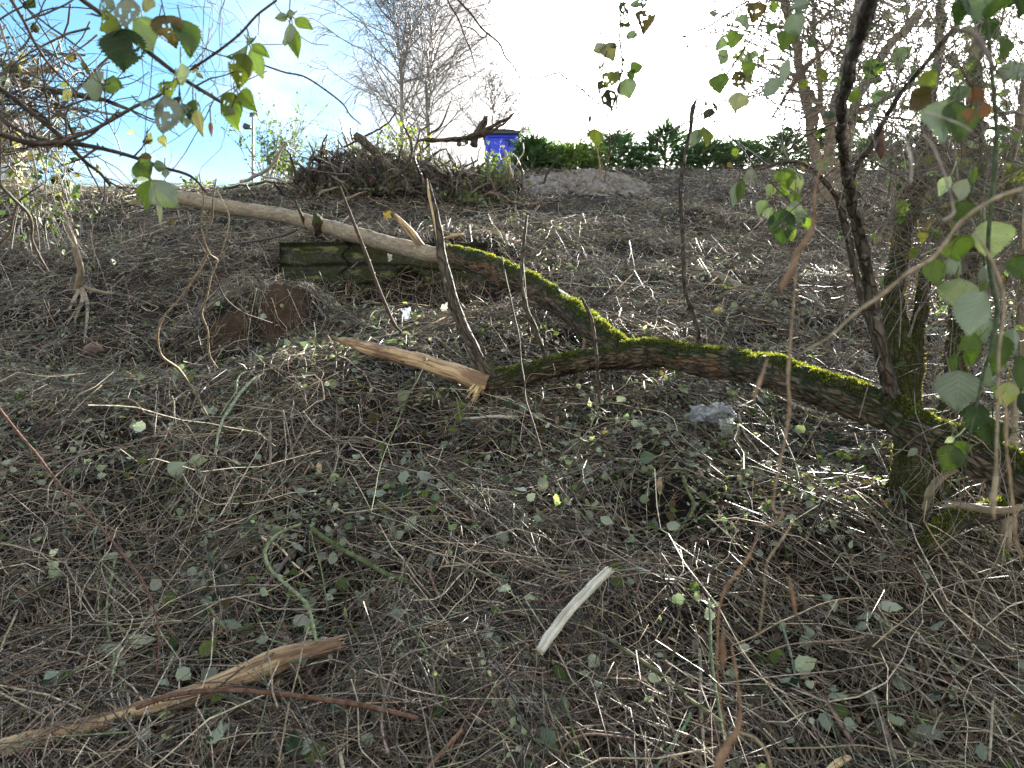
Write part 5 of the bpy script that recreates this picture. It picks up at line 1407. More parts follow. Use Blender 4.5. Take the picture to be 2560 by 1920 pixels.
# vines hanging by the bank
cane('vine', 'pale knotted vine looping down in front of the eroded bank', 'vine', 'D', [([('A', 1390, 1150), ('A', 1370, 1280), ('A', 1365, 1400), ('A', 1310, 1540), ('A', 1330, 1640), (1240, 150), (1150, 280), (1050, 400), (1015, 500), (1040, 640), (1150, 730), (1240, 860), (1320, 1000), (1400, 1130)], (2.0, 3.25), [9, 10, 12, 14, 14, 13, 13, 14, 14, 14, 20, 13, 12, 10], TAN)], thorns=0, side=4, side_l=.06)
cane('vine', 'second pale vine dangling beside the looping one', 'vine', 'D', [([('A', 1280, 1120), ('A', 1310, 1300), ('A', 1290, 1440), ('A', 1340, 1620), (1400, 30), (1360, 120), (1330, 260), (1298, 370), (1335, 480), (1350, 640), (1400, 720)], (2.0, 2.9), [8, 8, 10, 12, 12, 12, 13, 13, 12, 10, 6], TAN)], thorns=0, side=5, side_l=.06)
cane('vine', 'thin dark vine trailing right toward the bank under the block', 'vine', 'D', [([('A', 1200, 1370), ('A', 1250, 1500), (1330, 0), (1390, 140), (1450, 270), (1560, 360), (1680, 405), (1750, 430)], (2.2, 3.2), [6, 6, 7, 7, 7, 6, 5, 4], DKC)], thorns=0)
cane('vine', 'wispy pale vine from the bare log end', 'vine', 'A', [([(1400, 1230), (1440, 1310), (1475, 1400), (1450, 1540), (1420, 1640)], 2.2, [6, 7, 8, 7, 5], TAN)], thorns=0, side=3, side_l=.06)
cane('vine', 'grey vine with a bright edge snaking down the near corner', 'vine', 'A', [([(20, 640), (5, 890), (0, 1050), (0, 1180), (60, 1250), (120, 1310), (180, 1370), (205, 1450), (205, 1540), (250, 1640), ('D', 280, 45), ('D', 312, 98)], (1.6, 2.0), [12, 14, 16, 20, 22, 22, 22, 20, 18, 18, 14, 10], GYC)], thorns=0)
cane('vine', 'brown curved vine tucked beside the grey snaking one', 'vine', 'A', [([(-10, 1570), (60, 1500), (85, 1400), (120, 1300), (190, 1240), (280, 1180)], 2.0, [16, 18, 16, 15, 12, 6], BRC)], thorns=0, side=3)
cane('vine', 'bare dark twig drooping across the top of the sky toward the birches', 'twig', 'A', [([(1700, 420), (1830, 465), (1950, 490), (2080, 570), (2212, 675), ('B', 60, 735), ('B', 135, 800)], 1.6, [11, 11, 11, 11, 11, 10, 6], DKC), ([('B', 30, 668), ('B', 80, 600)], 1.6, [6, 3], DKC)], thorns=.02)
cane('twig', 'forked dark twig entering from the top edge left of the white sky', 'twig', 'B', [([(690, -20), (700, 20), (760, 120), (800, 230), (840, 325), (875, 450)], 2.0, [10, 11, 11, 9, 8, 5], DKC)], thorns=.03)
cane('twig', 'long dark twig bowing down beside the birch crown', 'twig', 'B', [([(745, -20), (760, 0), (835, 80), (920, 190), (1025, 280), (1060, 360), (1110, 420), (1157, 505), (1155, 600), (1110, 670)], 2.0, [13, 13, 13, 13, 11, 10, 9, 8, 6, 4], DKC), ([(915, 168), (960, 158), (1005, 150)], 2.0, [7, 6, 4], DKC), ([(785, 165), (860, 190), (905, 238), (938, 238)], 2.0, [8, 8, 8, 6], DKC), ([(938, 205), (945, 270), (990, 350)], 2.0, [8, 6, 4], DKC), ([(1150, 600), (1162, 650), (1148, 690)], 2.0, [4, 3, 2], DKC), ([(1022, 285), (1012, 320)], 2.0, [5, 3], DKC)], thorns=.025)
cane('twig', 'grey-blue twig dipping into the birch crown', 'twig', 'B', [([(215, -20), (240, 30), (300, 105), (350, 150), (400, 195), (485, 240)], 2.1, [9, 10, 9, 8, 7, 4], VIO)], thorns=.03)
cane('twig', 'kinked bare twig in the middle of the white sky', 'twig', 'B', [([(1200, 490), (1270, 507), (1340, 485), (1418, 465), (1430, 485), (1550, 570), (1620, 630), (1690, 690)], 1.7, [9, 10, 10, 12, 11, 10, 10, 9], DKC)], thorns=.03)
cane('twig', 'bare twig coming in level from the hazel', 'twig', 'B', [([(2240, 235), (2080, 252), (2000, 250), (1925, 240)], 1.8, [10, 10, 8, 4], DKC)], thorns=0)
cane('twig', 'thin arched tendril high in the white sky', 'twig', 'B', [([(1565, -10), (1530, 60), (1500, 125), (1440, 170), (1400, 230), (1400, 310), (1450, 400), (1550, 560)], 1.7, [5, 5, 5, 4, 4, 4, 4, 3], DKC), ([(1430, 130), (1470, 85), (1530, 70)], 1.7, 3, DKC), ([(1555, 560), (1525, 640), (1560, 812)], 1.7, [3, 3, 3], DKC), ([(1325, 735), (1370, 710), (1480, 712), (1600, 650), (1680, 580)], 1.7, [3, 4, 4, 4, 3], DKC), ([(1640, 0), (1640, 150), (1600, 250), (1500, 360), (1460, 450)], 1.7, [8, 9, 8, 8, 4], DKC)], thorns=0)
cane('bramble_spray', 'hanging bramble spray of grey-green leaves against the white sky', 'bramble spray', 'B',
     [([(1800, -20), (1805, 100), (1800, 250), (1815, 400), (1800, 520), (1780, 650), (1765, 760), (1745, 900)], 1.5, [12, 12, 13, 13, 12, 12, 10, 6], DKC), ([(1720, 0), (1690, 110), (1680, 250), (1700, 400), (1660, 520), (1690, 660), (1730, 780), (1732, 960), (1700, 1170)], (1.5, 1.6), [6, 7, 7, 7, 8, 10, 10, 10, 6], BRC), ([(1770, 720), (1800, 655)], 1.5, 6, DKC), ([(1650, 940), (1665, 1020), (1670, 1110)], 1.6, [6, 8, 6], TAN)],
     [(1945, 65, 1962, 212, 118, 1.5, 'b'), (1895, 195, 1845, 262, 70, 1.5, 'g'), (1930, -15, 1945, 55, 125, 1.5, 'd'), (1822, 10, 1828, 135, 62, 1.5, 'd'), (1870, 165, 1785, 160, 45, 1.5, 'd'), (1700, 282, 1762, 395, 95, 1.5, 'a'), (1712, 285, 1632, 325, 62, 1.5, 'a'), (1740, 300, 1800, 298, 32, 1.5, 'd'),
      (1865, 455, 1952, 418, 72, 1.5, 'g'), (1850, 460, 1890, 515, 60, 1.5, 'g'), (1830, 505, 1862, 632, 112, 1.5, 'g'), (1745, 460, 1722, 575, 95, 1.5, 'y'), (1715, 575, 1745, 705, 90, 1.5, 'k'), (1640, 830, 1640, 965, 92, 1.55, 'y'), (1612, 742, 1604, 798, 26, 1.55, 'k'), (1830, 368, 1836, 412, 32, 1.5, 'd'), (1690, 520, 1665, 600, 50, 1.5, 'k'), (1790, 450, 1770, 540, 50, 1.5, 'd'), (1690, 410, 1665, 470, 36, 1.5, 'k'), (1740, 700, 1755, 735, 26, 1.5, 'k'), (1600, 830, 1596, 895, 22, 1.55, 'b')], thorns=.03, side=10, side_l=.04, holes=1)
tangle('tendrils', 'fine curling tendrils around the hanging bramble spray', 'tendrils', [(1400, 1600, 20, 330, 1.5, 1.7, 1), (1480, 1580, 60, 380, 1.5, 1.6, 2)], 26, .08, .3, .0004, .0009, [DKC, BRC], 104, up=(0, 0, -1.2), wig=.35, K=10)

# ---- hazel clump with catkins on the crest
def hazel():
    rng = np.random.default_rng(120)
    root = empty('hazel_tree', P3(2075, 515, 9.6), label='pale-stemmed hazel with catkins standing on the slope in front of the hedge', category='tree')
    for tr in ([(930, 1300), (905, 1150), (870, 980), (845, 860), (830, 740), (800, 600), (760, 420), (745, 250), (690, 90), (650, -40)], [(975, 1290), (975, 1150), (965, 980), (965, 850), (990, 700), (1040, 520), (1080, 340), (1130, 120), (1150, -40)],
               [(1010, 1240), (1040, 1080), (1080, 900), (1100, 740), (1180, 560), (1260, 430), (1340, 300), (1430, 210), (1540, 60)], [(850, 950), (870, 760), (900, 600), (890, 400), (860, 200), (850, -40)], [(965, 860), (920, 720), (840, 600), (760, 500), (600, 420)], [(1100, 740), (1230, 680), (1400, 600), (1600, 500)]):
        n = len(tr); mb = MB(); w = np.linspace(78, 44, n) if n > 8 else np.linspace(48, 20, n)
        tube(mb, T('C', tr, (9.6, 8.8)), wr(w * ZS, 9.3), 12, .06, .14, furrow=.004, seed=n, wob=.03, rough=.1) if False else tube(mb, T('C', tr, (9.6, 8.8)), wr(w * ZS, 9.3), 12, .06, .12, furrow=.003, seed=n, wob=.02)
        mb.build('trunk', M_PALEBARK, root)
    n = 170
    px = rng.uniform(1950, 2330, n); py = rng.uniform(-60, 330, n); Y = rng.uniform(8.2, 9.8, n)
    st = np.stack([Y * (px - 1280) / FPX, Y, CAMZ - Y * (py - 960) / FPX], 1)
    az = rng.uniform(0, 6.28, n); d = np.stack([np.cos(az) - .35, np.sin(az) * .6, rng.uniform(.1, .9, n)], 1)
    P1 = curves(rng, st, d, rng.uniform(.7, 2.0, n), 9, -.035, .10)
    mb = MB(); batch_tubes(mb, P1, taper(n, 9, .010, .0035), 4, (.20, .16, .12), rng)
    q, t, f = pick(rng, P1, 7, .2, 1); P2 = curves(rng, q, t + rng.normal(size=(len(q), 3)) * .6, rng.uniform(.2, .7, len(q)), 6, -.03, .12)
    batch_tubes(mb, P2, taper(len(q), 6, .0042, .0025), 3, (.20, .16, .12), rng)
    q2, t, f = pick(rng, P2, 2, .3, 1); P4 = curves(rng, q2, t + rng.normal(size=(len(q2), 3)) * .7, rng.uniform(.1, .3, len(q2)), 4, -.02, .12)
    batch_tubes(mb, P4, taper(len(q2), 4, .003, .002), 3, (.20, .16, .12), rng)
    mb.build('crown', M_TWIG, root)
    q, t, f = pick(rng, P2, 2, .2, 1); m = len(q); L = rng.uniform(.03, .07, m)
    P5 = q[:, None] + np.array([0, 0, -1.]) * (np.linspace(0, 1, 4)[None, :, None] * L[:, None, None]) + rng.normal(size=(m, 4, 3)) * .004
    mb = MB(); batch_tubes(mb, P5, np.array([.003, .007, .007, .003])[None] * np.ones((m, 1)), 5, (.34, .30, .14), rng)
    mb.build('catkins', M_TWIG, root)
hazel()

# ---- bramble growth at the right, leaves lit from behind
cane('bramble_spray', 'bramble spray with backlit leaves over the white sky beside the hazel', 'bramble spray', 'C',
     [([(560, -30), (540, 100), (480, 220), (400, 330), (320, 450), (250, 560), (120, 640)], 1.6, [10, 10, 10, 11, 10, 9, 8], DKC), ([(0, 240), (180, 170), (320, 80), (440, 0)], 1.65, [9, 11, 11, 10], DKC)],
     [(470, 15, 482, 138, 135, 1.6, 'b'), (592, 15, 600, 82, 75, 1.6, 'l'), (840, 15, 700, 60, 85, 1.5, 'd'), (430, 95, 395, 185, 95, 1.6, 'l'), (680, 200, 668, 322, 108, 1.55, 'l'), (720, 85, 770, 235, 118, 1.5, 'u'), (365, 205, 330, 312, 95, 1.6, 'l'), (270, 235, 238, 332, 72, 1.6, 'g'), (300, 315, 262, 412, 72, 1.6, 'l'),
      (410, 310, 400, 415, 108, 1.6, 'y'), (440, 385, 425, 502, 86, 1.6, 'l'), (480, 320, 460, 380, 56, 1.6, 'l'), (500, 370, 540, 400, 58, 1.6, 'g'), (245, 480, 265, 614, 108, 1.6, 'g'), (385, 590, 345, 712, 122, 1.6, 'a'), (350, 465, 405, 575, 92, 1.6, 'b'), (645, 505, 520, 628, 82, 1.55, 'u'), (700, 380, 640, 565, 58, 1.5, 'u'), (850, 265, 815, 310, 55, 1.6, 'g'), (800, 515, 790, 570, 62, 1.6, 'y'), (220, 60, 225, 110, 55, 1.65, 'd'), (600, 150, 560, 215, 60, 1.6, 'g'), (460, 440, 450, 540, 84, 1.62, 'b')], thorns=.03, side=6, side_l=.05, holes=1)
cane('bramble_spray', 'pair of yellow-spotted leaves hanging by the top of the thin frayed shoot', 'bramble spray', 'C',
     [([(60, 680), (110, 690), (200, 760), (300, 855), (400, 960), (450, 1030), (560, 1150), (700, 1290)], (2.9, 2.4), [6, 10, 9, 9, 9, 9, 8, 7], BRC), ([(0, 775), (80, 840)], 2.9, 3, BRC)],
     [(130, 830, 65, 950, 66, 2.9, 'd'), (160, 815, 182, 938, 92, 2.9, 'y'), (215, 710, 145, 778, 55, 2.9, 'k'), (210, 660, 245, 728, 22, 2.9, 'k'), (168, 652, 164, 688, 16, 2.9, 'k')], thorns=.04, side=3)
cane('bramble_spray', 'cluster of bright backlit leaves below the reaching arm of the dark fork', 'bramble spray', 'C',
     [([(500, 1085), (560, 1150), (640, 1230), (720, 1310), (790, 1380)], 2.1, [8, 8, 8, 7, 6], BRC), ([(620, 1250), (600, 1350), (640, 1420)], 2.1, 5, BRC)],
     [(660, 1085, 690, 1222, 112, 2.1, 'l'), (735, 1110, 765, 1250, 82, 2.1, 'y'), (600, 1185, 560, 1270, 62, 2.15, 'l'), (375, 1170, 340, 1335, 62, 2.2, 'u'), (400, 1160, 372, 1310, 50, 2.2, 'l'), (560, 1290, 495, 1392, 72, 2.1, 'l'), (650, 1345, 660, 1580, 145, 2.05, 'd'), (690, 1330, 810, 1390, 108, 2.08, 'l'), (800, 1400, 845, 1500, 66, 2.1, 'l'), (740, 1235, 730, 1330, 60, 2.1, 'l'), (600, 1330, 590, 1420, 90, 2.1, 'l'), (760, 1350, 800, 1440, 60, 2.1, 'u'), (420, 1110, 500, 1150, 90, 2.2, 'b'), (700, 1450, 720, 1560, 60, 2.08, 'l')], thorns=0, side=5, side_l=.05, holes=1)
cane('bramble_cane', 'thin dark cane slanting up from the trunk crotch to the sun', 'bramble cane', 'C', [([(760, 1320), (880, 1190), (1000, 1080), (1110, 1035), (1200, 1030), (1350, 1100), (1500, 1200), (1690, 1380)], 2.15, [7, 8, 9, 9, 10, 9, 9, 8], BRC)], side=4, thorns=.05)
cane('bramble_cane', 'level twiggy cane crossing the pale hazel stems', 'bramble cane', 'C', [([(530, 805), (680, 805), (830, 840), (950, 790), (1100, 790), (1270, 770), (1480, 830), (1600, 860)], 2.6, [6, 7, 8, 9, 9, 9, 9, 8], DKC), ([(480, 1050), (640, 1000), (760, 910), (860, 850), (970, 800), (1130, 720), (1320, 640)], 2.6, [7, 8, 10, 10, 10, 9, 7], BRC), ([(230, 1045), (330, 1080), (480, 1085)], 2.6, [5, 6, 6], BRC)], side=10, thorns=.05)
cane('dead_stalk', 'dead brown stalk with withered tip hanging over the white sky', 'dead stalk', 'C', [([(1010, 250), (900, 350), (830, 410), (760, 500), (690, 600), (630, 700), (600, 740), (588, 800)], .62, [20, 44, 66, 62, 44, 34, 40, 16], BRC)], thorns=0)
cane('dead_stalk', 'withered dark seed pod hanging by the dark fork', 'dead stalk', 'C', [([(1320, 780), (1300, 850), (1292, 900), (1290, 950), (1295, 1000), (1288, 1025)], 1.1, [12, 14, 66, 78, 50, 8], (.13, .07, .05))], thorns=0)
cane('dead_stalk', 'blurred tan stalk with a split brown pod hanging before the upper log', 'dead stalk', 'F', [([('C', 960, 930), ('C', 870, 1200), ('C', 860, 1420), ('C', 800, 1560), (745, -10), (735, 60), (700, 120), (660, 190), (640, 240)], .62, [16, 20, 40, 62, 40, 66, 72, 56, 12], (.30, .19, .12))], thorns=0)
cane('dead_stalk', 'pale blurred stalk running aslant from the thicket to the fallen trunk', 'dead stalk', 'F', [([('C', 2212, 1210), ('C', 2000, 1290), ('C', 1800, 1430), (1640, 0), (1450, 120), (1300, 250), (1150, 350), (1050, 440), (950, 530), (860, 580), (760, 630)], .66, [34, 32, 32, 32, 30, 30, 28, 26, 22, 18, 8], TAN)], thorns=0)
cane('dead_stalk', 'long blurred tan stalk hanging before the fallen trunk with a bent foot', 'dead stalk', 'F', [([(750, 0), (740, 180), (725, 380), (705, 600), (695, 800), (705, 960), (690, 1100), (640, 1350), (610, 1500), (600, 1646), ('I', 670, -5), ('I', 630, 60), ('I', 590, 90), ('I', 500, 80)], .7, [12, 14, 20, 24, 30, 34, 24, 20, 18, 24, 28, 26, 24, 10], (.40, .29, .19))], thorns=0)
cane('dead_stalk', 'short blurred brown stalk crossing the middle of the fallen trunk', 'dead stalk', 'F', [([(560, 655), (545, 720), (520, 790), (490, 860), (475, 910), (480, 955)], .66, [10, 22, 36, 34, 24, 10], (.36, .24, .16))], thorns=0)
cane('dead_stalk', 'longest blurred stalk with brown seed heads at the lower right', 'dead stalk', 'I', [([(740, 20), (700, 110), (640, 200), (560, 320), (545, 420), (540, 540), (520, 680), (510, 800)], .75, [14, 18, 18, 16, 14, 12, 12, 8], (.42, .32, .2)), ([(500, 130), (460, 250), (400, 350), (300, 480), (265, 560), (245, 700), (240, 850), (235, 1000), (260, 1200), (285, 1400), (295, 1500)], .72, [10, 16, 26, 26, 18, 16, 18, 18, 16, 14, 12], (.36, .22, .13)), ([(275, 770), (270, 850), (275, 940), (262, 1040)], .7, [16, 62, 58, 14], (.22, .13, .08)), ([(700, 410), (715, 500), (735, 590), (745, 690)], .72, [10, 46, 44, 10], (.26, .16, .10)), ([(330, 870), (350, 960), (370, 1100), (385, 1250), (375, 1380), (300, 1510), (255, 1600), (240, 1680)], .72, [20, 24, 22, 24, 46, 66, 84, 88], (.33, .21, .13)), ([(380, 1420), (480, 1450), (560, 1560), (590, 1660)], .75, [22, 26, 28, 26], (.38, .30, .2))], thorns=0)
cane('green_cane', 'blue-green bramble cane hanging straight down through the leaves', 'bramble cane', 'F', [([('C', 1960, 0), ('C', 1990, 300), ('C', 2020, 620), ('C', 2035, 900), ('C', 2010, 1250), ('C', 1985, 1500), (1985, 0), (2010, 200), (2040, 360), (2000, 600), (1950, 760), (1910, 950), (1870, 1120), (1845, 1270), (1830, 1380)], (.95, 1.25), [22, 24, 26, 28, 26, 26, 26, 28, 26, 22, 20, 18, 16, 14, 10], (.12, .16, .085))], thorns=.04)
cane('dead_stalk', 'pale blurred stalk hanging over the large leaves with an orange withered foot', 'dead stalk', 'F', [([('C', 1900, 1500), (1990, 0), (2040, 110), (2080, 250), (2085, 380), (2055, 560), (2045, 800), (2040, 1050), (2035, 1300), (2030, 1450), (2012, 1560), (2020, 1700)], .7, [14, 26, 30, 30, 28, 26, 26, 26, 24, 40, 58, 20], TAN), ([(2050, 860), (2090, 960), (2095, 1100), (2100, 1250), (2120, 1400), (2135, 1560), ('I', 2150, 0), ('I', 2160, 180), ('I', 2205, 300)], .7, [12, 20, 34, 24, 24, 26, 26, 24, 20], (.40, .29, .18))], thorns=0)
cane('bramble_spray', 'large backlit bramble leaves hanging in front of the mossy tree', 'bramble spray', 'F',
     [([('C', 2000, 1200), ('C', 1900, 1500), (1800, 60), (1760, 160)], 1.3, [10, 12, 12, 8], GRC), ([(1960, 150), (1900, 240), (1850, 500), (1780, 600), (1760, 740)], 1.3, [10, 10, 8, 8, 6], GRC), ([(1900, 940), (1960, 1040), (2080, 1200)], 1.3, [8, 8, 5], DKC)],
     [(1790, 140, 1762, 332, 195, 1.3, 'p'), (1960, 225, 1860, 520, 215, 1.22, 'u'), (1620, 20, 1660, 198, 112, 1.35, 'l'), (1730, 10, 1800, 130, 130, 1.35, 'g'), (1920, 520, 1780, 610, 110, 1.3, 'l'), (1830, 590, 1868, 698, 118, 1.3, 'l'), (2060, 505, 2035, 775, 170, 1.28, 'g'), (2180, 640, 2172, 872, 130, 1.28, 'g'), (1790, 735, 1780, 1015, 230, 1.25, 'd'), (2110, 810, 2100, 985, 115, 1.3, 'Y'), (1910, 950, 1880, 1135, 135, 1.3, 'd'), (2010, 1040, 2005, 1215, 160, 1.3, 'd'), (1760, 1215, 1705, 1400, 150, 1.28, 'g'), (1770, 1190, 1815, 1325, 118, 1.29, 'l'), (1765, 1165, 1700, 1200, 36, 1.28, 'w'),
      (1990, 400, 1960, 560, 120, 1.32, 'g'), (2140, 460, 2150, 640, 130, 1.3, 'd'), (1760, 620, 1750, 760, 70, 1.36, 'l'), (2020, 700, 1990, 850, 100, 1.34, 'g'), (2190, 880, 2200, 1020, 90, 1.3, 'd'), (1960, 60, 1990, 180, 90, 1.3, 'd'), (2150, 0, 2180, 160, 150, 1.2, 'g')], thorns=.03, side=4, side_l=.05)
cane('bramble_spray', 'big soft bramble leaves high at the right above the moss', 'bramble spray', 'C',
     [([(2100, -20), (2050, 200), (1900, 420), (1760, 600), (1700, 680)], 1.0, [14, 16, 14, 12, 8], GRC), ([(2240, 300), (2150, 420), (2080, 560)], 1.0, [12, 10, 6], GRC), ([(1900, 1480), (1760, 1530), (1660, 1640)], 1.1, [10, 9, 7], BRC)],
     [(1720, 640, 1650, 945, 200, .98, 'g'), (1790, 660, 1770, 935, 190, .98, 'g'), (1770, 555, 1790, 668, 125, 1.05, 'u'), (1860, -20, 1870, 170, 170, .95, 'u'), (1800, -10, 1790, 180, 100, .95, 'd'), (2120, 390, 2180, 525, 170, 1.0, 'g'), (2100, 240, 2060, 380, 90, 1.0, 'g'), (2050, -20, 2000, 130, 200, .9, 'g'), (2180, -10, 2180, 120, 150, .9, 'd'), (1850, 1290, 1790, 1430, 150, 1.1, 'g'), (1760, 1500, 1790, 1670, 170, 1.1, 'l'), (1960, 1420, 1975, 1660, 220, 1.12, 'p'), (1740, 1130, 1670, 1260, 70, 1.3, 'w'), (1850, 1150, 1790, 1300, 90, 1.3, 'a'),
      (1560, 470, 1640, 560, 110, 1.3, 'y'), (1480, 590, 1600, 690, 130, 1.25, 'b'), (1700, 660, 1720, 760, 60, 1.1, 'u'), (1540, 1490, 1560, 1570, 60, 1.5, 'Y'), (2120, 850, 2150, 920, 70, 1.4, 'l'), (1990, 660, 1930, 760, 90, .8, 'o'), (1880, 560, 1960, 660, 80, .75, 'o'), (1870, 690, 1850, 800, 70, .75, 'o')], thorns=.04, side=8, side_l=.08)
cane('dead_stalk', 'whitish blurred dead stalk dropping past the mossy stems', 'dead stalk', 'C', [([(1400, 840), (1450, 900), (1480, 1000), (1490, 1100), (1480, 1200)], .62, [6, 16, 26, 20, 6], (.5, .46, .4)), ([(1560, 860), (1620, 930), (1670, 1040), (1720, 1180), (1750, 1300), (1760, 1380), (1690, 1420)], .64, [10, 20, 22, 20, 18, 36, 30], (.4, .33, .27))], thorns=0)
cane('dead_stalk', 'thick blurred violet-grey stem crossing the top right corner', 'dead stalk', 'C', [([(1700, 150), (1800, 190), (1880, 210), (1950, 300), (2000, 400), (2060, 480), (2110, 500)], .6, [10, 44, 50, 46, 40, 26, 8], (.24, .20, .17)), ([(1580, 720), (1700, 760), (1800, 800), (1880, 850)], .6, [14, 16, 16, 14], (.5, .46, .4))], thorns=0)
tangle('bramble_thicket', 'dense thicket of bare and leafy stems along the edge of the view around the mossy tree', 'thicket', [(2330, 2640, -60, 700, 2.0, 3.3, 7), (2150, 2450, -40, 420, 1.9, 3.2, 2.6), (2230, 2600, 350, 700, 2.3, 3.2, 3.5), (2380, 2640, 700, 1150, 2.2, 3.0, 1.6), (1950, 2250, 0, 480, 2.2, 3.2, 1.6)], 900, .25, .9, .0006, .0026, [GYC, BRC, TAN, GYC, GYC], 105, grav=-.03, up=(-.1, 0, .5), leaves=520, lpal='dgulbyd', ls=(.028, .065))
tangle('bramble_tips', 'thin red-brown bramble stems standing against the pale tree stems', 'bramble stems', [(1980, 2300, 380, 900, 2.8, 5.5, 3)], 60, .3, .9, .0014, .003, [BRC, GYC, REDC], 106, grav=0, up=(0, 0, 1.4))
tangle('dry_stems', 'bent dry stems trailing over the fallen trunk by the lower edge of the thicket', 'dry stems', [(2300, 2600, 1050, 1500, 1.9, 2.5, 3)], 42, .15, .5, .0010, .0022, [TAN, GYC, TAN], 107, grav=-.05, up=(0, 0, -.4), wig=.2)

# ---- traced canes on and over the litter
cane('bramble_cane', 'long straight red cane leaning down the near corner of the slope', 'bramble cane', 'D', [([(-30, 940), (0, 985), (120, 1140), (240, 1280), (330, 1400), (440, 1530), (560, 1646), ('G', 680, 140), ('G', 770, 250), ('G', 920, 450), ('G', 1000, 650), ('G', 1022, 850), ('G', 1002, 1080), ('G', 960, 1300), ('G', 925, 1440), ('G', 905, 1600)], (2.6, 1.72), [12, 14, 15, 16, 15, 15, 15, 14, 14, 13, 12, 11, 9, 7, 6, 3], REDC)], side=3)
cane('bramble_cane', 'thick reddish thorny cane arching over the broken log', 'bramble cane', 'G', [([(880, 1262), (960, 1228), (1060, 1190), (1200, 1162), (1350, 1148), (1500, 1145), (1650, 1155), (1800, 1170), (2000, 1195), (2212, 1225), ('H', 140, 1240), ('H', 280, 1272), ('H', 400, 1300), ('H', 505, 1328)], ('gl', .12), [26, 32, 32, 32, 32, 32, 32, 34, 34, 36, 34, 34, 32, 24], REDC)], thorns=.018)
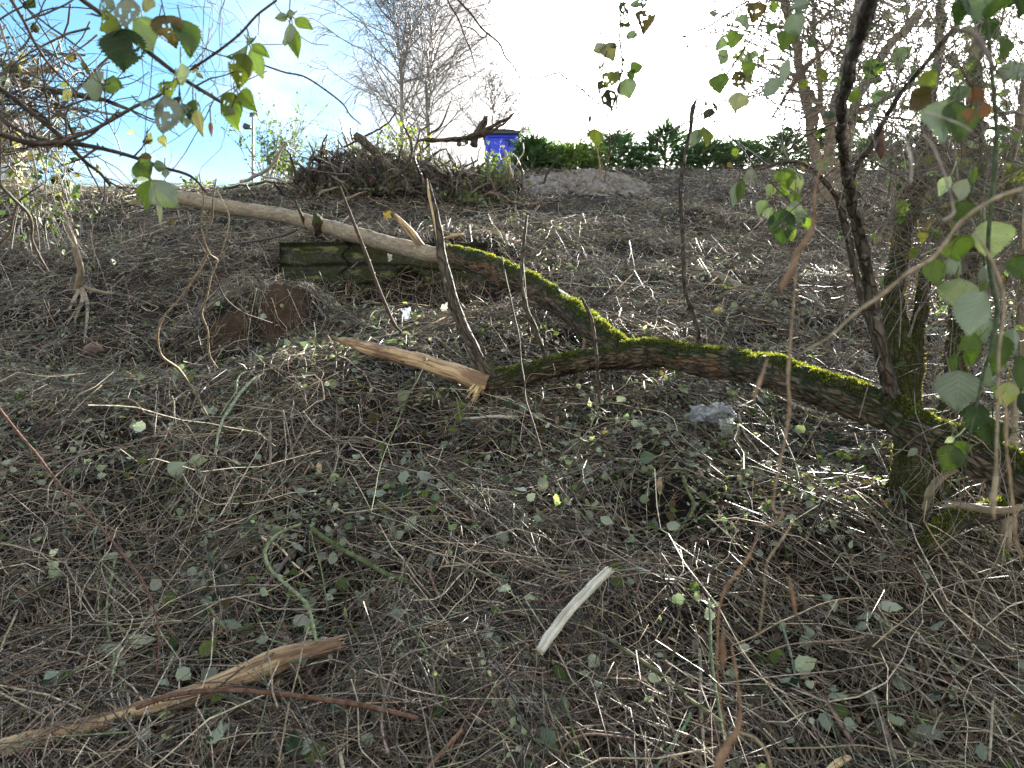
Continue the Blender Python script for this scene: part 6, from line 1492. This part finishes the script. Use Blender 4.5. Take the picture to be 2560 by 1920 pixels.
_C = [
 ('pale green thorny cane curling above the end of the broken log', 'G', [(1935, 80), (1860, 105), (1790, 142), (1730, 200), (1705, 260), (1712, 310), (1745, 375), (1800, 430), (1860, 482), (1925, 540), (1975, 600), (2005, 690), (2020, 760), (2035, 835)], ('gl', .14), 27, PGR, .012),
 ('stout green cut cane above the reddish arching one', 'G', [(1990, 90), (2060, 150), (2150, 210), (2212, 250), ('H', 60, 265), ('H', 180, 330), ('H', 300, 400), ('H', 440, 448)], ('gl', .08), 40, (.15, .19, .08), .03),
 ('thin green cane dropping from the head of the stout green one', 'G', [(2000, 105), (2020, 220), (2060, 340), (2085, 480), (2110, 640)], ('gl', .08), 11, PGR, .02),
 ('pale green prickly cane hanging in the silvery leaves', 'G', [(740, 300), (722, 400), (700, 510), (685, 640), (695, 760), (722, 870), (736, 960), (720, 1062)], ('gl', .10), 20, PGR, .015),
 ('long green cane laid under the broken log end', 'G', [(900, 1120), (1050, 1070), (1250, 985), (1400, 925), (1550, 862), (1660, 812)], ('gl', .05), 18, (.13, .17, .09), .03),
 ('grey-green stick lying from the edge past the green leaves', 'G', [(-20, 215), (120, 180), (250, 130), (400, 70), (560, 8)], ('gl', .06), 19, (.25, .28, .19), .04),
 ('brown dead branch lying aslant at the near edge', 'G', [(-20, 1130), (100, 1065), (200, 1018), (330, 970), (480, 938), (650, 925), (885, 920)], ('gl', .06), [22, 24, 24, 22, 20, 19, 16], (.27, .18, .12), 0),
 ('slim red twig lying level above the broken log', 'G', [(415, 1072), (600, 1068), (800, 1075), (1050, 1080), (1250, 1085)], ('gl', .07), 12, REDC, .03),
 ('purple-brown stick propped over the bare soil patch', 'G', [(1100, 855), (1160, 815), (1250, 715), (1325, 615), (1400, 520), (1490, 330)], ('gl', .06), [10, 22, 26, 28, 24, 18], (.24, .14, .11), 0),
 ('grey-purple stick leaning across the pale green curl', 'G', [(1575, 650), (1640, 560), (1760, 410), (1830, 320), (1905, 238)], ('gl', .06), [28, 30, 32, 32, 26], (.27, .21, .19), 0),
 ('reddish broken stick crossing under the log tip', 'G', [(1815, 705), (1860, 810), (1905, 895), (1960, 980), (2005, 1050)], ('gl', .05), [30, 34, 34, 34, 26], (.30, .15, .11), 0),
 ('grey-green stick at the bottom edge under the arching cane', 'G', [(920, 1690), (1000, 1540), (1060, 1440), (1120, 1360)], ('gl', .06), 42, (.24, .22, .15), 0),
 ('pale straight straw leaning on the broken log', 'G', [(1985, 740), (1950, 850), (1925, 980), (1890, 1120), (1850, 1280), (1815, 1480), (1790, 1600)], ('gl', .16), 14, TAN, 0),
 ('pale bent straw in front of the broken log', 'G', [(1730, 935), (1748, 1060), (1752, 1150), (1785, 1255)], ('gl', .16), 17, TAN, 0),
 ('leafless vine looping below the arching cane', 'G', [(1440, 1250), (1550, 1320), (1700, 1370), (1840, 1420), (1950, 1500), (2090, 1640)], ('gl', .06), [12, 14, 14, 12, 12, 10], BRC, 0),
 ('short yellow-green stem under the round green leaf', 'G', [(1345, 610), (1400, 690), (1445, 750)], ('gl', .07), 34, (.20, .26, .09), 0),
 ('pale upright stalk at the left edge with a broken head', 'G', [(5, 880), (40, 790), (80, 710), (112, 630)], ('gl', .10), 18, TAN, 0),
 ('mint green cane lying below the mound, thicker of two side by side', 'D', [(1700, 755), (1620, 800), (1540, 890), (1480, 980), (1430, 1060), (1400, 1170), (1385, 1270)], ('gl', .09), [14, 22, 26, 26, 24, 22, 22], (.38, .43, .27), .02),
 ('mint green cane lying below the mound, thinner of two side by side', 'D', [(1640, 735), (1560, 755), (1525, 800), (1520, 870), (1460, 960), (1420, 1020)], ('gl', .09), 15, (.38, .43, .27), .03),
 ('long green cane running right from the silver leaves in mid slope', 'D', [(700, 1605), (900, 1555), (1100, 1510), (1300, 1470), (1500, 1430), (1700, 1410), (1860, 1375), (2000, 1335), (2130, 1260), (2212, 1190)], ('gl', .06), 18, (.16, .20, .11), .03),
 ('second long green cane just below the mid-slope one', 'D', [(1500, 1560), (1700, 1490), (1900, 1430), (2100, 1400), (2212, 1380)], ('gl', .06), 13, (.16, .22, .11), .03),
 ('upright dead stake with a torn top on the mound', 'D', [(1742, 1085), (1738, 1180), (1740, 1280), (1735, 1380)], ('gl', .10), [20, 20, 20, 18], (.30, .22, .17), 0),
 ('leaning dead stick crossing behind the torn stake', 'D', [(2015, 985), (1960, 1090), (1880, 1240), (1800, 1360)], ('gl', .08), [12, 18, 20, 20], (.33, .26, .20), .03),
 ('thin thorny stick right of the torn stake', 'D', [(1820, 990), (1850, 1120), (1880, 1260), (1895, 1340)], ('gl', .12), 10, (.3, .22, .17), .02),
 ('red-brown stick lying on the mound below the broken limb', 'D', [(1790, 745), (1950, 738), (2120, 738), (2212, 742), ('E', 60, 120)], ('gl', .06), 20, (.24, .14, .10), 0),
 ('spindly pale stalk slanting down to the cabin-side leaf cluster', 'D', [(980, 1075), (1040, 1140), (1100, 1210), (1200, 1310), (1300, 1410), (1440, 1520)], ('gl', .08), [16, 15, 13, 12, 10, 8], TAN, .04),
 ('short broken pale stick on the shaded left slope', 'D', [(215, 590), (290, 615), (380, 658)], ('gl', .05), 16, (.5, .42, .33), 0),
 ('tall thin green stem rising before the broken limb', 'E', [(560, 660), (500, 790), (430, 920), (370, 1070), (300, 1230), (250, 1380), (225, 1520), (200, 1646)], (2.9, 2.2), 7, (.20, .24, .09), 0),
 ('thin dark stem rising in front of the pale broken limb', 'E', [(485, 740), (480, 900), (430, 1050), (385, 1200), (375, 1340)], (3.2, 2.9), 6, DKC, .05),
 ('brown thorny shoot growing through the lower limb', 'E', [(1040, 0), (1062, 120), (1090, 240), (1125, 400), (1152, 520), (1165, 680), (1185, 800), (1195, 920), (1240, 1060), (1290, 1230), (1330, 1400), (1380, 1600)], (3.45, 2.4), [10, 13, 13, 12, 12, 12, 11, 11, 11, 10, 10, 8], BRC, .03),
 ('tall dark shoot between the birch side and the lower limb', 'E', [('B', 1205, 1385), ('B', 1190, 1500), (1172, 0), (1180, 140), (1200, 330), (1245, 490), (1300, 580), (1335, 690)], (3.9, 3.6), [14, 22, 24, 26, 26, 26, 28, 34], BRC, .05),
 ('dark shoot leaning before the block toward the upper limb', 'E', [('B', 0, 1200), ('B', 60, 1360), ('B', 150, 1590), (180, 20), (230, 160), (300, 330), (350, 440), (395, 490)], 3.6, [14, 26, 28, 28, 28, 28, 26, 18], BRC, .05),
 ('violet vine arching behind the thin shoots', 'E', [(905, 490), (898, 420), (930, 340), (1000, 275), (1100, 250), (1200, 245), (1280, 215), (1308, 180), (1300, 128)], (4.2, 4.0), [8, 9, 9, 9, 9, 9, 10, 9, 7], VIO, 0),
 ('loose pale tendril curled round the lower limb', 'E', [(1370, 690), (1380, 760), (1300, 760), (1230, 760), (1195, 820), (1200, 900), (1235, 990)], 3.3, 5, TAN, 0),
 ('long olive cane running down past the white stick', 'H', [(1395, 655), (1500, 700), (1600, 750), (1700, 800), (1800, 862), (1900, 930), (2050, 1030), (2212, 1160), ('I', 40, 1190), ('I', 160, 1270), ('I', 290, 1370)], ('gl', .08), [16, 24, 28, 28, 30, 32, 32, 32, 32, 30, 26], (.21, .22, .11), .02),
 ('long dark green cane from the middle to the white stick head', 'H', [('E', 1500, 1300), ('E', 1700, 1450), (940, -20), (1050, 50), (1150, 160), (1250, 270), (1370, 400), (1480, 530), (1560, 600)], ('gl', .06), 16, (.15, .19, .09), .03),
 ('brown cane lying parallel above the dark green one', 'H', [(1060, -20), (1180, 60), (1300, 130), (1450, 210), (1560, 270), (1680, 350)], ('gl', .06), 14, (.13, .10, .07), .03),
 ('dark green split cane standing in the lower middle', 'H', [(452, 712), (490, 790), (545, 880), (590, 980), (625, 1080), (660, 1180), (690, 1245)], ('gl', .10), [14, 22, 26, 26, 26, 24, 18], (.13, .18, .07), 0),
 ('red-brown glossy cane near the bottom edge', 'H', [(880, 1278), (960, 1320), (1060, 1365), (1180, 1430), (1280, 1472), (1405, 1478)], ('gl', .07), [18, 26, 32, 34, 32, 24], (.24, .125, .08), .04),
 ('split reddish stick cut by the bottom edge', 'H', [(790, 1395), (720, 1475), (660, 1545), (590, 1625), (540, 1700)], ('gl', .08), [28, 38, 38, 38, 38], (.40, .23, .15), 0),
 ('long grey stick leading down to the bottom edge', 'H', [(955, 955), (1000, 1080), (1040, 1200), (1080, 1310), (1150, 1410), (1230, 1530)], ('gl', .08), 26, (.27, .22, .18), 0),
 ('pinkish knobbly stick beside the dark green split cane', 'H', [(375, 965), (320, 1090), (285, 1200), (268, 1320), (275, 1430), (310, 1550)], ('gl', .09), [14, 20, 22, 22, 24, 24], (.46, .34, .28), .05),
 ('cut reddish twig end right of the stout green cane', 'H', [(568, 375), (590, 430), (620, 510), (645, 565)], ('gl', .08), 24, (.38, .22, .17), 0),
 ('thin green cane from the stout one toward the white stick', 'H', [(720, 355), (850, 375), (960, 395), (1075, 420)], ('gl', .07), [14, 16, 18, 20], (.20, .28, .17), .03),
 ('dark cane passing under the foot of the white stick', 'H', [(900, 540), (1000, 610), (1090, 690), (1180, 760), (1290, 835)], ('gl', .05), 18, (.12, .15, .08), .03),
 ('green cane low beside the long grey stick', 'H', [(1240, 1500), (1330, 1550), (1420, 1600), (1540, 1670)], ('gl', .06), 28, (.16, .22, .12), .03),
 ('bright green cane rising from the bottom edge', 'H', [(2030, 1650), (2090, 1560), (2150, 1470), (2220, 1370), ('I', 70, 1290)], ('gl', .08), 22, (.24, .38, .20), .03),
 ('slim yellow-green cane between the red-brown and olive ones', 'H', [(1432, 1190), (1470, 1310), (1500, 1410), (1535, 1510), (1565, 1600)], ('gl', .09), 18, (.26, .32, .12), .03),
 ('whippy brown twig bent right of the red-brown cane', 'H', [(1400, 1610), (1420, 1540), (1480, 1470), (1600, 1430), (1750, 1440), (1900, 1460), (2050, 1482)], ('gl', .07), [30, 26, 22, 20, 18, 14, 10], (.24, .16, .12), .06),
 ('green upright cane standing before the blurred stalks', 'I', [(185, 560), (195, 700), (195, 850), (215, 1050), (245, 1230), (275, 1400), (290, 1480)], ('gl', .14), [14, 22, 24, 26, 26, 24, 20], (.20, .27, .14), .04),
 ('pale barkless stick half hidden behind the upright green cane', 'I', [(125, 880), (132, 1040), (130, 1200), (140, 1340), (150, 1460)], ('gl', .06), [26, 34, 34, 34, 26], (.52, .44, .33), 0),
 ('grey-green cane leaning in the lower right litter', 'I', [(640, 685), (680, 800), (715, 920), (740, 1040), (765, 1135)], ('gl', .09), [16, 20, 20, 22, 22], (.30, .36, .28), .04),
 ('pinkish peeled stick in the lower right', 'I', [(915, 1170), (960, 1250), (1010, 1330), (1060, 1410), (1115, 1490)], ('gl', .07), [20, 40, 46, 44, 30], (.38, .24, .20), 0),
 ('pale brown stick running off the bottom right of centre', 'I', [(1295, 1320), (1330, 1430), (1365, 1540), (1410, 1660)], ('gl', .07), [24, 32, 34, 34], (.50, .40, .30), 0),
 ('long arching tan stem over the lower right litter', 'I', [(330, 860), (480, 800), (620, 720), (760, 660), (900, 595), (1050, 560), (1200, 555), (1370, 570)], ('gl', .15), [12, 12, 12, 12, 11, 10, 9, 6], (.34, .26, .17), .04),
 ('thin tan stem lying level with a white tip', 'I', [(560, 900), (680, 858), (800, 840), (950, 830), (1080, 822), (1190, 800)], ('gl', .12), [12, 12, 13, 14, 16, 14], (.36, .26, .19), 0),
 ('straw stem running level near the bottom right', 'I', [(640, 1520), (900, 1515), (1150, 1500), (1400, 1545), (1590, 1565)], ('gl', .10), [14, 14, 13, 12, 10], (.40, .34, .22), .05),
 ('upright pale peg in the bottom right corner', 'I', [(2012, 1215), (2005, 1350), (1998, 1480), (1990, 1600)], ('gl', .12), [18, 22, 22, 20], (.55, .47, .33), 0),
 ('curved twig rising at the right below the mossy log', 'I', [(1620, 1430), (1640, 1370), (1670, 1310), (1690, 1290)], ('gl', .1), 16, (.45, .36, .28), 0),
 ('stiff dark cane under the fallen trunk at mid right', 'F', [(650, 1120), (690, 1210), (740, 1330), (770, 1450)], ('gl', .1), 12, (.28, .34, .20), .04),
 ('bare forked stem between the plastic bag and the trunk', 'F', [(375, 1020), (400, 1100), (430, 1170), (470, 1210), (510, 1270)], ('gl', .1), [18, 18, 15, 12, 9], (.42, .33, .24), .05),
 ('green stubby cane at the left foot of the blurred stalk', 'F', [(20, 1420), (50, 1510), (90, 1600), ('I', 60, 40)], ('gl', .1), 26, (.18, .20, .07), .05),
]
for lab, reg, tr, Y, w, tint, th in _C:
    cane('bramble_cane' if 'cane' in lab else ('vine' if ('vine' in lab or 'tendril' in lab) else ('shoot' if 'shoot' in lab or 'stem' in lab else 'stick')), lab, 'cane' if 'cane' in lab else ('vine' if ('vine' in lab or 'tendril' in lab) else ('shoot' if 'shoot' in lab or 'stem' in lab else 'stick')), reg, [(tr, Y, np.array(w) * .8, tuple(np.array(tint) * .85))], thorns=th)

# ---- leaves one can point to on the slope
_L = [
 ('round pale grey-green leaf lying below the broken log', 'G', 1345, 1490, 1425, 1350, 118, 'w', 'G'), ('dark green leaf at the bottom edge, folded by a pale one', 'G', 1895, 1580, 1885, 1400, 100, 'd', ''), ('pale hexagonal leaf over two dark ones at the bottom edge', 'G', 1935, 1490, 2050, 1510, 120, 'p', ''),
 ('large dark leaf lowest at the bottom edge', 'G', 2000, 1490, 2080, 1640, 130, 'g', ''), ('round green leaf pair above the bare soil', 'G', 1360, 545, 1285, 585, 80, 'u', ''), ('dark green folded leaf pair by the bare soil', 'G', 1370, 530, 1445, 590, 80, 'd', ''), ('olive leaf standing beside the bare soil', 'G', 1290, 930, 1390, 810, 85, 'y', ''),
 ('silvery ragged leaf near the red cane', 'G', 800, 840, 1000, 815, 80, 'w', ''), ('wide grey-green leaf beneath the silvery ragged one', 'G', 790, 880, 615, 870, 85, 'p', ''), ('upright pale leaf spray by the green prickly cane', 'G', 735, 290, 680, 260, 80, 'p', ''), ('three-lobed pale leaf near the left edge, first lobe', 'G', 375, 350, 300, 330, 50, 'w', ''),
 ('pale green lobe drooping in the left leaf cluster', 'G', 375, 360, 320, 430, 70, 'p', ''), ('dark round leaf under the brown slanting branch', 'G', 205, 1150, 340, 1075, 95, 'd', ''), ('tiny bright sprout at the left of the broken log', 'G', 440, 1070, 365, 1060, 75, 'g', ''),
 ('translucent yellow-green leaf hanging below the broken limb', 'E', 765, 985, 765, 1085, 62, 'l', ''), ('lime leaf with brown spots over the hanging translucent one', 'E', 740, 960, 820, 950, 50, 'y', ''), ('lime leaf half hidden at the foot of the green stem', 'E', 270, 1200, 262, 1320, 36, 'l', ''), ('bright green leaf standing at mid slope', 'E', 595, 1646, 600, 1590, 40, 'l', ''),
 ('silvery scalloped leaf right of the lower limb', 'E', 1870, 1060, 1960, 1090, 50, 'w', ''), ('second silvery scalloped leaf beside it, nearer the bag', 'E', 1985, 1110, 2060, 1145, 55, 'w', ''), ('pale round leaf by the dark stem in mid slope', 'E', 75, 1285, 132, 1285, 58, 'p', ''), ('dark blue-green leaf beneath the long dark green cane', 'E', 350, 1520, 460, 1520, 75, 'd', ''),
 ('pale lime leaf glowing on the mound', 'D', 1080, 1395, 1210, 1330, 110, 'p', ''), ('folded white-edged leaf on top of the glowing one', 'D', 1210, 1320, 1335, 1310, 70, 'p', ''), ('bright lime leaf on the shaded left slope', 'D', 615, 1365, 690, 1350, 50, 'Y', ''), ('curled lime leaf by the twig fork on the left slope', 'D', 890, 1305, 945, 1320, 46, 'l', ''), ('lime heart leaf hanging over the edge of the mound', 'D', 2135, 790, 2140, 860, 60, 'Y', ''),
 ('pale silver leaf pair beside the mint canes, upper', 'D', 1400, 985, 1320, 1000, 55, 'w', ''), ('pale silver leaf pair beside the mint canes, lower', 'D', 1340, 1040, 1240, 1050, 55, 'w', ''), ('yellow leaf on the brow above the mint canes', 'D', 1520, 1100, 1570, 1105, 22, 'Y', ''), ('lime leaf right of the yellow one on the brow', 'D', 1565, 1105, 1620, 1145, 30, 'l', ''),
 ('pale blue-grey scalloped leaf above the white stick', 'H', 1675, 30, 1765, 80, 55, 'w', ''), ('green leaf over the head of the white stick', 'H', 1740, 330, 1800, 400, 90, 'g', ''), ('lime heart leaf hanging at the head of the white stick', 'H', 1780, 420, 1785, 500, 76, 'g', ''), ('ragged silver leaf near the pale round one above the stick', 'H', 2100, 80, 2190, 90, 70, 'w', ''),
 ('silvery ribbed leaf right of the white stick foot', 'H', 1660, 925, 1600, 1000, 75, 'w', ''), ('oval pale leaf in the lower right of centre', 'H', 1980, 1050, 2065, 1085, 55, 'w', ''), ('grey leaf standing in the lower middle gap', 'H', 1115, 1170, 1095, 1285, 60, 'p', ''), ('dark green bent leaf in the lower middle', 'H', 1370, 990, 1475, 1095, 50, 'g', ''), ('pale torn leaf by the dark green split cane', 'H', 140, 1440, 200, 1510, 95, 'p', ''), ('round dark leaf at the side of the stout green cane', 'H', 5, 420, 30, 510, 75, 'g', ''), ('blue-green curled leaf below the stout green cane', 'H', 350, 620, 410, 700, 75, 'u', ''), ('silver star-shaped leaf above the dark green cane', 'H', 1180, 545, 1275, 560, 40, 'w', ''),
 ('pale oval leaf upright in the right litter', 'I', 1090, 230, 1112, 180, 26, 'w', ''), ('silver leaf pair by the arching tan stem, upper', 'I', 910, 545, 985, 535, 65, 'p', ''), ('silver leaf pair by the arching tan stem, lower', 'I', 990, 565, 995, 645, 52, 'w', ''), ('blue-grey star leaf cluster, long blade', 'I', 1240, 650, 1130, 690, 36, 'u', ''), ('blue-grey star leaf cluster, pale blade', 'I', 1245, 645, 1320, 715, 38, 'w', ''), ('blue-green blade drooping left of the star cluster', 'I', 1215, 715, 1122, 750, 45, 'u', ''),
 ('curled green strap leaf in the lower right', 'I', 850, 810, 820, 735, 50, 'u', ''), ('lime three-part leaf beside the blurred stalks', 'I', 600, 890, 680, 920, 40, 'l', ''), ('dark lime lobe under the three-part leaf', 'I', 600, 900, 605, 990, 55, 'g', ''), ('pale ribbed leaf behind the blurred stalks', 'I', 445, 860, 375, 885, 50, 'w', ''), ('pale blue leaf lying near the bottom right of centre', 'I', 1060, 1370, 1145, 1370, 85, 'u', ''), ('broad green leaf above the pale blue one', 'I', 1030, 1230, 1035, 1340, 95, 'g', ''), ('mint leaf fragment right of the pale blue one', 'I', 1380, 1345, 1455, 1345, 50, 'p', ''), ('mint ragged leaf over the pinkish peeled stick', 'I', 955, 1180, 1090, 1190, 40, 'p', ''), ('grey-white fragment by the leaning grey-green cane', 'I', 815, 1120, 862, 1090, 50, 'w', ''), ('green leaf at the edge near the olive cane', 'I', 60, 470, 130, 490, 60, 'g', ''),
]
for k, (lab, reg, bx, by, tx, ty, w, key, _) in enumerate(_L):
    rng = np.random.default_rng(500 + k)
    pb, pt = pix(reg, (bx, by)), pix(reg, (tx, ty))
    Yb = GY(*pb, .085); Yt = GY(*pt, .085); Yt = Yb + np.clip(Yt - Yb, -.02, .05)
    b, t = P3(*pb, Yb), P3(*pt, Yt)
    mb = MB(); place_leaf(mb, rng, b, t, w * ZS / FPX * Yb, np.array(LEAFC[key]), facing=np.array([0, -.75, .65]) * (1 if key in 'gdly' else -1), fold=.2, curl=.25)
    lab = lab.replace('first lobe', 'upper lobe')
    mb.build('leaf', M_LEAF, label=lab, category='leaf')
